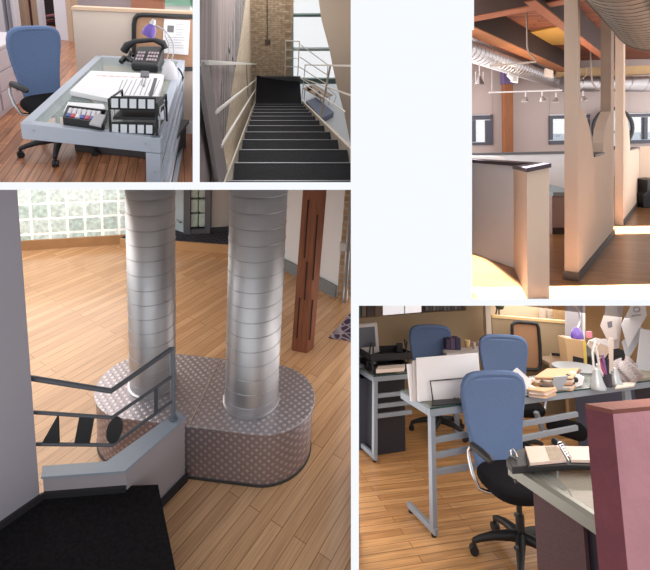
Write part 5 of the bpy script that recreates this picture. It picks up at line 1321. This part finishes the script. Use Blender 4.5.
g2 = rg(thing(R, 'lower_railing', 'white railing running down to the right beyond the landing', 'railing', VH(303, 85)))
for a, b in (((300.5, 44.5), (328, 65)), ((300, 57), (328, 75.5)), ((299, 66.6), (328, 85)), ((298.5, 77), (330, 97)), ((326.9, 87), (336.4, 95.8)), ((336.4, 95.8), (333.2, 104)), ((333.2, 104), (316, 93))):
    build(MB().bar(VH(*a), VH(*b), .014, .014), 'rail', WR, parent=g2)
build(MB().bar(VH(328, 64), VH(326.5, 92), .014, .014), 'post', WR, parent=g2)

area(R, 'stair_window_light', ow(330, 20)-az*.5+V((0, 0, .8)), nos(268, 120), .8, 1.2, 5, (.95, .97, 1))
ray_area(270, 183.6, 3.0, 8.0, .9, (0, 0, 1), 0.0, 'x') if False else None
ray_area(197.9, 60, 2.4, 6.5, 1.0, (1, 0, 0), 6, 'stair_left_fill', (1, .98, .95))  # weak unseen fill added beside the left stair wall
ray_area(275, -14, 2.4, 9, .8, (0, 0, -1), 48, 'stair_top_fill', (1, .98, .95))  # fill added out of view above the stair
# ================================================================== LOFT (half walls, posts, timber ceiling and ducts)
R = ROOMS['loft']
def rg(o): o['_room'] = 'loft'; return o
def zz(p, z): return V((p.x, p.y, z))
u = V((.64, .768, 0)); v = V((.768, -.64, 0))
YF = 15.3
fl = bricks('amber_planks', (.20, .085, .03), (.29, .14, .055), (.10, .04, .015), 1.2, .07, .003, rough=.28, rotz=math.radians(20), bump=.06, grain=.3, gscale=(2, 30, 2), coat=.2)
rg(struct(MB().slab([(.5, 2.2, 0), (16, 2.2, 0), (16, 17, 0), (.5, 17, 0)], (0, 0, -.05)), 'floor', fl, R))
wm = mat('mauve_plaster', (.50, .42, .41), .9, noise=.03, nscale=2)
wb = mat('beige_plaster_l', (.56, .42, .33), .85, noise=.03, nscale=3)
x0 = R.aty(440, 100, YF).x
rg(struct(MB().box((x0, YF, 0), (18, YF+.2, 5)), 'wall_back', wm, R)) if False else None
# far wall with real window openings
def F_(px, py, y=YF): return R.aty(px, py, y)
holes = [(464, 493, 115, 145.5), (549.5, 590, 114.6, 144.5), (629, 668, 113, 143.5)]
xs = [435]+[h for H_ in holes for h in H_[:2]]+[720]
mb = MB()
def seg(xa, xb, ya, yb):  # rows ya (upper) to yb (lower)
    a, b = F_(xa, yb), F_(xb, yb); t = F_(xa, ya)
    mb.box((a.x, YF, max(a.z, 0)), (b.x, YF+.2, t.z))
px_ = 435
for (a, b, t, bt) in holes:
    seg(px_, a, 20, 200); seg(a, b, 20, t); seg(a, b, bt, 200); px_ = b
seg(px_, 760, 20, 200)
rg(struct(mb, 'wall_back', wm, R))
frm = mat('slate_window_frame', (.075, .075, .11), .5)
sky_b = mat('hazy_building', (.60, .68, .76), .8)
for k, (a, b, t, bt) in enumerate(holes):
    pan = [[(475.5, 486.5, 120, 142)], [(553, 568, 119, 140), (571, 586.5, 119, 140)], [(631.5, 644.3, 117, 139.5), (647.8, 662, 117, 139.5)]][k]
    if k == 0: pan = [(466, 472.8, 120, 142), (475.8, 486.5, 120, 142)]
    mb = MB(); y = YF-.05
    def fb(xa, xb, ya, yb, d0=-.06, d1=.1):
        p = R.aty(xa, yb, YF+d0); q = R.aty(xb, ya, YF+d0); mb.box((p.x, YF+d0, p.z), (q.x, YF+d1, q.z))
    xs_ = [a]+[z for p in pan for z in p[:2]]+[b]
    yt_, yb__ = pan[0][2], pan[0][3]
    fb(a, b, t, yt_); fb(a, b, yb__, bt)
    for i in range(0, len(xs_), 2): fb(xs_[i], xs_[i+1], yt_, yb__)
    o = build(mb, 'window_%d' % (k+1), frm, R, keep=True); o['kind'] = 'structure'; rg(o)
    for pn in pan:
        p = R.aty(pn[0], pn[3], YF+.03); q = R.aty(pn[1], pn[2], YF+.03)
        build(MB().box((p.x, YF+.03, p.z), (q.x, YF+.035, q.z)), 'pane', mat('loft_glass', (.9, .95, 1), .05, alpha=.1), parent=o)
# hazy building outside the windows
hb = rg(thing(R, 'distant_building', 'pale blue building seen through the loft windows', 'building', R.aty(600, 200, 24)))
p, q = R.aty(540, 146, 24), R.aty(700, 131, 24)
build(MB().box((p.x, 24, -1), (q.x, 25, q.z)), 'facade', sky_b, parent=hb)
for k in range(9):
    a, b = R.aty(556+k*12, 137, 24), R.aty(560+k*12, 134, 24)
    build(MB().box((a.x, 23.95, a.z), (b.x, 24, b.z)), 'window', mat('far_pane', (.40, .50, .60), .5), parent=hb)

# round window ring
rw = rg(thing(R, 'round_window', 'round dark framed window between the rectangular ones', 'window', R.aty(613, 128, YF-.4)))
c = R.aty(612.8, 128.3, YF-.4); rr = (R.aty(632.5, 128.3, YF-.4)-c).x
build(MB().tube([c+V((rr*math.cos(2*PI*k/40), 0, rr*math.sin(2*PI*k/40))) for k in range(40)], .06, 8, closed=True), 'ring', mat('black_ring', (.03, .03, .04), .5), parent=rw, smooth=True)
build(MB().bar(c-V((rr, 0, .12)), c+V((rr, 0, -.12)), .04, .05), 'crossbar', MATS['black_ring'], parent=rw)
build(MB().slab([c+V((rr*.97*math.cos(2*PI*k/40), .02, rr*.97*math.sin(2*PI*k/40))) for k in range(40)], (0, .01, 0)), 'pane', mat('bright_round_pane', (.75, .86, .92), .3, alpha=.5), parent=rw)
# timber post on the far wall
tp = rg(thing(R, 'timber_post', 'brown timber post against the mauve far wall', 'post', R.aty(509.5, 155, YF-.5)))
a, b = R.aty(504.7, 150, YF-.5), R.aty(513.6, 150, YF-.5)
build(MB().box((a.x, YF-.5, 0), (b.x, YF-.25, R.aty(500, 84, YF-.5).z)), 'shaft', mat('amber_timber', (.27, .10, .04), .7, noise=.3, nscale=3, stretch=(6, 6, .6)), parent=tp, bevel=.01)
build(MB().box((a.x-.03, YF-.52, R.aty(500, 84, YF-.5).z), (b.x+.12, YF-.23, R.aty(500, 68, YF-.5).z)), 'capital', mat('violet_paint', (.14, .10, .24), .6), parent=tp, bevel=.01)
# ceiling
ZC_ = 3.95
cp = bricks('plank_ceiling', (.15, .032, .014), (.27, .075, .024), (.03, .008, .004), 2.5, .16, .012, rough=.7, rotz=0.0, bump=.4, grain=.3, gscale=(1, 20, 1))
mp = [n for n in cp.node_tree.nodes if n.type == 'MAPPING'][0]; mp.inputs['Rotation'].default_value = (0, 0, math.radians(12))
rg(struct(MB().slab([(1.5, 5, ZC_), (20, 5, ZC_), (20, YF+.3, ZC_), (1.5, YF+.3, ZC_)], (0, 0, .1)), 'ceiling', cp, R))
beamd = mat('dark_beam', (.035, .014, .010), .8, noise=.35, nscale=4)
beamo = mat('lit_orange_face', (.34, .12, .04), .7, noise=.3, nscale=4)
def beam(p, q, w, h, name, m, label, z=None):
    t = rg(thing(R, name, label, 'beam', (p+q)/2))
    build(MB().bar(p, q, w, h), 'timber', m, parent=t, bevel=.01)
    return t
zb = 3.45
def bz(px, py, z): return R.at(px, py, z)
b2a, b2b = bz(468, 28.5, zb), bz(556, 67, zb)
d2 = (b2b-b2a).normalized(); n2 = V((d2.y, -d2.x, 0))
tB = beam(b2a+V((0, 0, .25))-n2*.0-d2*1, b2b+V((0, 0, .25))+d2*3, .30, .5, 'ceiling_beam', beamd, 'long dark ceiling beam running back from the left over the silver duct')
build(MB().bar(b2a+V((0, 0, -.012))-d2*1, b2b+V((0, 0, -.012))+d2*3, .30, .02), 'lit_underside', beamo, parent=tB)  # orange strip paints light onto the underside of the beam
b1a, b1b = bz(470, 20.5, 3.5), bz(566, 2, 3.5)
d1 = (b1b-b1a).normalized()
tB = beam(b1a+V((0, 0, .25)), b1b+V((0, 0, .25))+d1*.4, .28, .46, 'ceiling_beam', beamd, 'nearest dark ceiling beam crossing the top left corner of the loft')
build(MB().bar(b1a+V((0, 0, .01)), b1b+V((0, 0, .01))+d1*.4, .28, .02), 'lit_underside', mat('lit_red_face', (.28, .08, .03), .7, noise=.3, nscale=4), parent=tB)  # reddish strip, colour makes the underside look lit
b3a, b3b = bz(530, 0, zb), bz(606, 59, zb)
d3 = (b3b-b3a).normalized()
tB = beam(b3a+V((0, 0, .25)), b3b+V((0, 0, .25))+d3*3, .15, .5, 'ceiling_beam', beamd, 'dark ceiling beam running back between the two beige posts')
build(MB().bar(b3a+V((0, 0, -.012)), b3b+V((0, 0, -.012))+d3*3, .15, .02), 'lit_underside', mat('lit_red_face', (.28, .08, .03)), parent=tB)  # lit look of this underside put into a red strip
# far pale beam
yq = 14.2
a, b = R.aty(560, 76, yq), R.aty(720, 70, yq)
tB = rg(thing(R, 'ceiling_beam', 'pale wooden beam along the far wall above the horizontal duct', 'beam', R.aty(620, 74, yq)))
build(MB().slab([R.aty(556, 77.5, yq), R.aty(720, 71, yq), R.aty(720, 62.5, yq), R.aty(556, 69, yq)], (0, .25, 0)), 'timber', mat('pale_timber', (.50, .33, .17), .7, noise=.15, nscale=3), parent=tB)
# boards between the beams, yellow light painted into their colour
lb = rg(thing(R, 'ceiling_board', 'wide ceiling board between the beams, its yellow light painted in gold', 'board', bz(548, 40, ZC_-.1)))
build(MB().slab([bz(x, y, ZC_-.04) for x, y in ((527, 33), (575, 24), (575, 44), (548, 45.5))], (0, 0, .03)), 'plank', mat('lit_gold_board', (.52, .27, .06), .6, noise=.2, nscale=4, stretch=(1, 8, 1)), parent=lb)

# ducts
dm = mat('loft_duct_metal', (.42, .40, .42), .42, .9, noise=.15, nscale=5)
rmL = mat('loft_ring_metal', (.55, .53, .55), .4, .9)
def duct(p, q, r, label, pitch, mm=dm, rm=rmL, rr_=.012):
    t = rg(thing(R, 'ventilation_duct', label, 'duct', (p+q)/2-V((0, 0, r))))
    build(MB().tube([p, q], r, 40), 'tube', mm, parent=t, smooth=True)
    d = (q-p).normalized(); L = (q-p).length; x = d.cross(V((0, 0, 1))).normalized(); y = x.cross(d); k = pitch
    while k < L:
        c = p+d*k
        build(MB().tube([c+(x*math.cos(2*PI*i/32)+y*math.sin(2*PI*i/32))*(r+.002)+d*(pitch*.12*math.sin(2*PI*i/32)) for i in range(32)], rr_, 5, closed=True), 'seam_ring', rm, parent=t, smooth=True)
        k += pitch
    build(MB().tube([q-d*.03, q], r+.015, 40), 'end_collar', rm, parent=t, smooth=True)
    return t
zd = 3.27
ca, cb = bz(462, 47, zd), bz(562, 83, zd)
dd = (cb-ca).normalized()
duct(ca-dd*.5, cb, .225, 'long silver spiral duct along the left side of the loft ceiling', .24)
ya = 14.0
duct(R.aty(563, 84, ya), R.aty(680, 84, ya), .235, 'horizontal silver duct along the far wall of the loft', .5)
tan_d = mat('warm_duct_metal', (.34, .30, .26), .40, .85, noise=.15, nscale=4)
zd2 = 3.15
e = V((4.45, 6.05, zd2)); st_ = e - u*3.8
duct(st_, e, .50, 'very large spiral duct overhead at the upper right corner', .16, tan_d, mat('warm_ring', (.20, .17, .14), .5, .8), .006)

# half walls
HW = 1.2
wl0, wl1 = R.at(455, 247), R.at(514, 268)
pier = [R.at(514, 268), R.at(527.5, 298.5), R.at(549.5, 298.5)]
dpl = (wl1-wl0).normalized()
hw = mat('half_wall_plaster', (.58, .58, .62), .9, noise=.02, nscale=3)
nb_ = V((-dpl.y, dpl.x, 0))
rg(struct(MB().slab([wl0, wl1+dpl*.2, wl1+dpl*.2+nb_*.14, wl0+nb_*.14], (0, 0, HW)), 'wall_low', hw, R))
p0, p1, p2 = pier
top = [R.atp(514.5, 169.5, p0, p1).z, R.above(p1, 172), R.above(p2, 167)]
p3 = p0+(p2-p1)
mbp = MB().add([p0, p1, p2, p3, zz(p0, top[0]), zz(p1, top[1]), zz(p2, top[2]), zz(p3, top[0]+.03)], [(0, 3, 2, 1), (4, 5, 6, 7), (0, 1, 5, 4), (1, 2, 6, 5), (2, 3, 7, 6), (3, 0, 4, 7)])
rg(struct(mbp, 'wall_pier', mat('pier_beige', (.62, .47, .37), .85, noise=.02, nscale=3), R))
capm = mat('plum_black_cap', (.045, .03, .038), .45)
ov = .05
s1, s2 = (p1-p0).normalized(), (p2-p1).normalized()
t0, t1, t2, t3 = zz(p0, top[0]), zz(p1, top[1]), zz(p2, top[2]), zz(p3, top[0]+.03)
cc = (t0+t1+t2+t3)/4
o = build(MB().slab([t+(zz(t, 0)-zz(cc, 0)).normalized()*ov for t in (t0, t1, t2, t3)], (0, 0, .04)), 'trim_1', capm, R, keep=True); o['kind'] = 'structure'; rg(o)
o = build(MB().slab([zz(wl0, HW)-nb_*.03, zz(wl1, HW)+dpl*.1-nb_*.03, zz(wl1, HW)+dpl*.25+nb_*.2, zz(wl0, HW)+nb_*.2], (0, 0, .04)), 'trim_2', capm, R, keep=True); o['kind'] = 'structure'; rg(o)
# white counter ledge and the far half wall
hwb = mat('blue_white_wall', (.74, .78, .84), .9)
q0, q1 = R.at(440, 235), R.at(640, 233.5)
yc = R.at(556, 234).y; zt = R.aty(556, 192, yc).z
rg(struct(MB().box((R.aty(552, 200, yc).x, yc, 0), (R.aty(582, 200, yc).x, yc+2.6, zt-.06)), 'wall_ledge', mat('mauve_ledge', (.36, .26, .25), .9), R))
o = build(MB().box((R.aty(552, 200, yc).x, yc-.03, zt-.06), (R.aty(582, 200, yc).x, yc+2.63, zt)), 'trim_3', mat('teal_grey_ledge', (.24, .31, .35), .6), R, keep=True); o['kind'] = 'structure'; rg(o)
o = build(MB().box((R.aty(552, 200, yc).x, yc-.015, 0), (R.aty(582, 200, yc).x, yc, .10)), 'baseboard_ledge', mat('dark_base_l', (.05, .04, .04), .5), R, keep=True); o['kind'] = 'structure'; rg(o)
yh = 10.2; zh = R.aty(520, 154.5, yh).z
rg(struct(MB().box((R.aty(430, 160, yh).x, yh, 0), (R.aty(590, 160, yh).x, yh+.15, zh)), 'wall_far_low', hwb, R))
o = build(MB().box((R.aty(430, 160, yh).x, yh-.03, zh), (R.aty(590, 160, yh).x, yh+.18, zh+.05)), 'trim_4', mat('grey_cap_l', (.11, .12, .14), .5), R, keep=True); o['kind'] = 'structure'; rg(o)
# patch of sunlight painted in as a white slab behind the near half wall
o = rg(tag(build(MB().slab([zz(R.aty(466, 168, 8.2), 0), zz(R.aty(514, 168, 8.2), 0), R.aty(514, 168, 8.2), R.aty(503, 157, 8.2), R.aty(466, 156.5, 8.2)], (0, .5, 0)), 'sunlit_patch', mat('sunlit_white', (.92, .92, .94), .8), R), 'white slab painting in a patch of sunlight between the two half walls at the left', 'screen'))

# tall partitions with scooped tops
dark_base = MATS['dark_base_l']
def partition(fl_, fr_, rr_, outline, th, label, ledge, cm=wb):
    """right face outline given on the plane through fr_ and rr_, then thickened to the left"""
    A, B = R.at(*fr_), R.at(*rr_)
    tv = R.at(*fl_)-A
    t = rg(thing(R, 'scooped_partition', label, 'partition', A))
    P = [R.atp(x, y, A, B) for x, y in outline]
    mb = MB()
    for a, b in zip(P[:-1], P[1:]):
        if (zz(a, 0)-zz(b, 0)).length < 1e-3 and abs(a.z-b.z) > .3: continue
        mb.slab([zz(a, 0), zz(b, 0), b, a], tv)
    build(mb, 'panel', cm, parent=t)
    dn = (B-A).normalized(); n = -tv.normalized()
    build(MB().slab([A-dn*.014+n*.014, B+n*.014, B+n*.001, A+n*.001], (0, 0, .09)).slab([A-dn*.014+n*.014, A-dn*.014+tv-n*.014, A+tv-dn*.001, A-dn*.001+n*.014], (0, 0, .09)), 'baseboard', dark_base, parent=t)
    L = [R.atp(x, y, A, B) for x, y in ledge]
    build(MB().slab([L[0]+n*.015, L[1]+n*.015, L[1]+tv*1.05, L[0]+tv*1.05], (0, 0, .025)), 'ledge', capm, parent=t)
    return t
import itertools
lob1 = [(577.8, -8), (580.2, -8), (580.21, 106.5), (583, 109.5), (586.5, 116.5), (589.5, 127), (591.5, 138), (593, 150), (593.8, 157.2), (603.2, 154.2), (603.4, 143), (604.6, 130), (607, 121), (609.8, 114), (611, 111), (611.01, -8), (614, -8)]
partition((564.3, 279.3), (577.8, 281.2), (614.2, 235), lob1, .14, 'nearest tall beige partition with scooped top between two square posts', ((593.8, 157), (603.5, 154)))
lob2 = [(623.6, -8), (625.2, -8), (625.21, 113), (627.5, 120), (629.3, 132), (630.4, 150.5), (638.5, 148.5), (638.5, 150), (639.5, 150)]
partition((615.5, 223.6), (623.6, 224.8), (639.5, 203), lob2, .14, 'farther tall beige partition with scooped top at the right edge', ((630.4, 150.5), (639, 148.3)))
for px0 in ():
    pass
# right wall and dark chair shape at the right edge
r0, r1 = R.at(639.5, 202.5), R.at(760, 198)
yr = R.at(645, 201).y
rg(struct(MB().box((R.aty(639.8, 180, yr).x, yr, 0), (R.aty(700, 180, yr).x, yr+.12, R.aty(645, 146.5, yr).z)), 'wall_right', wb, R))
bc = rg(thing(R, 'dark_cabinet', 'dark object at the right edge beside the far beige wall', 'cabinet', R.at(650, 206)))
yb_ = R.at(650, 208).y
build(MB().slab([R.aty(x, y, yb_) for x, y in ((643.5, 208), (660, 208), (660, 179), (647.5, 180), (647.3, 192), (643.5, 195))], (0, .4, 0)), 'body', M_black, parent=bc, bevel=.01)

# track lights, conduits
tl_m = mat('track_metal', (.50, .47, .48), .4, .6)
yT = 12.5
tr = rg(thing(R, 'light_track', 'thin pale lighting track hanging in front of the far wall', 'track', R.aty(525, 92, yT)))
build(MB().bar(R.aty(489, 92.6, yT), R.aty(562, 90.3, yT), .04, .04), 'rail', tl_m, parent=tr)
build(MB().tube([R.aty(492, 92.5, yT), R.aty(492, 60, yT)], .008, 6), 'hanger', tl_m, parent=tr)
for k, (x, y, lbk) in enumerate(((525.5, 100.5, 'leftmost of the four on the track'), (542, 100, 'second from the left on the track'), (556, 101, 'third on the track, left of the near partition post'), (583, 99.5, 'rightmost, just right of the near partition post'))):
    t = rg(thing(R, 'track_spotlight', 'small silver spotlight, '+lbk, 'spotlight', R.aty(x, y, yT), group='spotlights on the track'))
    p = R.aty(x, y-8.5, yT); q = R.aty(x, y-3.5, yT); r_ = R.aty(x+(k % 2)*1.5-.5, y+1, yT)
    build(MB().tube([p, q], .018, 8), 'stem', tl_m, parent=t)
    build(MB().tube([q, q.lerp(r_, .35), r_], [.03, .06, .10], 14), 'head', mat('spot_silver', (.60, .58, .60), .3, .8), parent=t, smooth=True)
    build(MB().tube([r_-V((0, 0, .003)), r_-V((0, 0, .01))], .085, 14), 'lens', mat('spot_lens', (.85, .83, .80), .3), parent=t)
yP = 8.5
pd = rg(thing(R, 'pendant_spotlight', 'silver bell shaped pendant spotlight below the duct at the left edge', 'lamp', R.aty(479.5, 85, yP)))
build(MB().tube([R.aty(479.5, 63, yP), R.aty(479.5, 76, yP)], .012, 8), 'stem', tl_m, parent=pd)
c = R.aty(479.5, 76, yP); hh = c.z-R.aty(479.5, 84.5, yP).z
build(MB().lathe(c-V((0, 0, hh)), [(.09, 0), (.07, hh*.35), (.03, hh*.8), (.02, hh)], 18), 'bell_shade', mat('pewter', (.30, .28, .30), .35, .8), parent=pd, smooth=True)
build(MB().tube([c+V((-.07, 0, -hh*.6)), c+V((-.07, 0, .08)), c+V((.07, 0, .08)), c+V((.07, 0, -hh*.6))], .008, 6), 'yoke', tl_m, parent=pd)
fx = rg(thing(R, 'tube_light', 'slim pale tube light fixed across the left silver duct', 'lamp', R.aty(514, 64, 8.6)))
build(MB().bar(R.aty(489, 66, 8.2), R.aty(536, 61.7, 8.2), .035, .03), 'body', mat('pale_tube', (.66, .56, .50), .5), parent=fx)
sp = rg(thing(R, 'twin_spotlight', 'pair of white spotlights in front of the violet post head', 'spotlight', R.aty(513, 78, 10)))
build(MB().tube([R.aty(508, 74, 9.6), R.aty(513, 77, 9.6)], [.05, .08], 12).tube([R.aty(516, 76, 9.6), R.aty(514, 82, 9.6)], [.05, .08], 12), 'heads', mat('spot_white', (.70, .68, .68), .4), parent=sp, smooth=True)
build(MB().tube([R.aty(511, 70, 9.6), R.aty(516, 68, 9.6), R.aty(518, 76, 9.6)], .02, 8), 'arm', tl_m, parent=sp)
cdm = mat('conduit_grey', (.30, .24, .22), .5, .5)
cq = rg(thing(R, 'ceiling_conduit', 'thin grey conduit dropping from the ceiling onto the dark beam', 'conduit', R.aty(527, 50, 8)))
build(MB().tube([R.aty(x, y, 7.6) for x, y in ((508, -4), (512, 3), (518, 9.5), (526.5, 10.5), (527.3, 48), (529, 53), (536, 60))], .014, 8), 'pipe', cdm, parent=cq, smooth=True)
ebx = rg(thing(R, 'electrical_box', 'small pale electrical box at the end of the left duct', 'box', R.aty(549.5, 78, 12)))
build(MB().slab([R.aty(x, y, 11.6) for x, y in ((546, 68), (553.5, 70.5), (553.5, 78), (546, 76))], (0, .1, 0)), 'case', mat('pale_box', (.52, .44, .40), .6), parent=ebx, bevel=.01)
cw = rg(thing(R, 'ceiling_conduit', 'thin wires hanging between the two beige partition posts', 'wire', R.aty(591, 80, 12)))
build(MB().tube([R.aty(x, y, 12) for x, y in ((590.5, 48), (591, 70), (592, 82), (596, 88), (602, 91))], .02, 6).tube([R.aty(x, y, 12) for x, y in ((586, 68), (586, 76), (581, 79))], .016, 6), 'wire', cdm, parent=cw)

# light: sun shafts through the roof, unseen fills added at the sides
def shaft(px, py, sx, sy, power, name, z=3.3, rz=0):
    p = R.at(px, py)
    l = bpy.data.lights.new(name, 'AREA'); l.shape = 'RECTANGLE'; l.size = sx; l.size_y = sy; l.energy = power; l.spread = math.radians(1.5); l.color = (.86, .93, 1)
    o = bpy.data.objects.new(name, l); COL.objects.link(o)
    o.matrix_world = R.T @ Matrix.Translation((p.x, p.y, z)) @ Matrix.Rotation(rz, 4, 'Z'); return o
a = R.at(560, 286); 
yn = R.at(600, 285.5).y
sn_ = shaft(560, 293, 3.3, (yn-R.at(560, 301).y), 190, 'loft_sun_shaft_near', z=2.45); sn_.matrix_world = R.T @ Matrix.Translation((3.12, (yn+R.at(560, 301).y)/2, 2.45))
y0, y1 = R.at(632, 233.5).y, R.at(632, 226).y
shaft(650, 229.5, 2.0, (y1-y0), 110, 'loft_sun_shaft_far')
shaft(0, 0, 1, 1, 0, 'x') if False else None
l_ = shaft(490, 282, 1.1, R.at(490, 250).y-R.at(490, 300).y, 110, 'loft_sun_shaft_left')
l_.matrix_world = R.T @ Matrix.Translation((1.45, (R.at(490, 250).y+R.at(490, 300).y)/2, 3.3))
ray_area(466, 90, 6.5, 15, 4.6, (1, 0, 0), 300, 'loft_left_fill', (1, .96, .92))  # added fill hidden left of the loft
ray_area(672, 90, 7, 15, 4, (-1, 0, 0), 220, 'loft_right_fill', (1, .96, .92))  # unseen fill added beyond the loft's right edge
area(R, 'loft_bay_fill', (5.0, 10, 1.8), (5.2, 10.3, 4), 1.5, 1.5, 60, (1, .85, .65))  # upward fill added to brighten the ceiling bay
# ================================================================== WHITE WALL WITH ITS FIVE OPENINGS
D = 1.0
def wp(px, py, d): return CAM + V(((px-CX)/F, 1.0, -(py-CY)/F))*d
def poly_minus(rects):
    """grid of cells, keep the ones outside every opening; shared verts so it is one clean board"""
    xs = sorted({-60, 710, *[r[0] for r in rects], *[r[2] for r in rects]}); ys = sorted({-60, 630, *[r[1] for r in rects], *[r[3] for r in rects]})
    cells = []
    for i in range(len(xs)-1):
        for j in range(len(ys)-1):
            mx, my = (xs[i]+xs[i+1])/2, (ys[j]+ys[j+1])/2
            if not any(r[0] < mx < r[2] and r[1] < my < r[3] for r in rects): cells.append((i, j))
    return xs, ys, cells
rects = [(-60, -60, 192.7, 182.2), (199.7, -60, 350.7, 182.2), (474, -60, 710, 30), (472, 30, 710, 298.8), (-60, 189.8, 350.9, 630), (358.9, 305.7, 710, 630)]
xs, ys, cells = poly_minus(rects)
bm = bmesh.new(); vv = {}
def gv(i, j, k):
    if (i, j, k) not in vv: vv[(i, j, k)] = bm.verts.new(wp(xs[i], ys[j], D if k == 0 else D+.02))
    return vv[(i, j, k)]
S = set(cells)
for i, j in cells:
    bm.faces.new([gv(i, j, 0), gv(i+1, j, 0), gv(i+1, j+1, 0), gv(i, j+1, 0)])
    bm.faces.new([gv(i, j, 1), gv(i, j+1, 1), gv(i+1, j+1, 1), gv(i+1, j, 1)])
    for di, dj, a, b in ((-1, 0, (0, 0), (0, 1)), (1, 0, (1, 1), (1, 0)), (0, -1, (1, 0), (0, 0)), (0, 1, (0, 1), (1, 1))):
        if (i+di, j+dj) not in S:
            bm.faces.new([gv(i+a[0], j+a[1], 0), gv(i+b[0], j+b[1], 0), gv(i+b[0], j+b[1], 1), gv(i+a[0], j+a[1], 1)])
bmesh.ops.recalc_face_normals(bm, faces=bm.faces)
me = bpy.data.meshes.new('wall_white'); bm.to_mesh(me); bm.free(); me.materials.append(M_white)
o = bpy.data.objects.new('wall_white', me); COL.objects.link(o); o['kind'] = 'structure'

# unseen white dividers added between rooms to stop light leaking across
divm = mat('divider_plaster', (.72, .72, .73), .9)
def divider(a, b, n, d1, name, d0=1.03):
    n = V(n)*.003
    pts = [wp(*a, d0), wp(*b, d0), wp(*b, d1), wp(*a, d1)]
    o = build(MB().slab(pts, n), name, divm, None, keep=True); o['kind'] = 'structure'
divider((-60, 186.0), (353.4, 186.0), (0, 0, -1), 15, 'wall_light_stop')
divider((196.3, -60), (196.3, 185.9), (1, 0, 0), 15, 'wall_light_stop')
divider((354.9, -60), (354.9, 630), (1, 0, 0), 15, 'wall_light_stop')
divider((355.2, 302.4), (760, 302.4), (0, 0, -1), 17, 'wall_light_stop')
divider((461, -60), (461, 302.2), (1, 0, 0), 17, 'wall_light_stop')
clip_all()
for o in bpy.data.objects:
    for k in ('_loc', '_room'):
        if k in o: del o[k]

# ------------------------------------------------------------------ daylight, camera
w = bpy.data.worlds.new('daylight'); scene.world = w; w.use_nodes = True
w.node_tree.nodes['Background'].inputs[0].default_value = (.96, .98, 1.0, 1)
w.node_tree.nodes['Background'].inputs[1].default_value = 1.06
cd = bpy.data.cameras.new('camera'); cam = bpy.data.objects.new('camera', cd); COL.objects.link(cam)
cd.sensor_width = 36; cd.lens = F/650*36; cd.shift_y = -(285-CY)/650; cd.clip_start = .05; cd.clip_end = 200
cam.location = CAM; cam.rotation_euler = (PI/2, 0, 0); scene.camera = cam
vs = scene.view_settings; vs.view_transform = 'Standard'; vs.look = 'None'; vs.gamma = 1; vs.exposure = 0; vs.use_curve_mapping = False
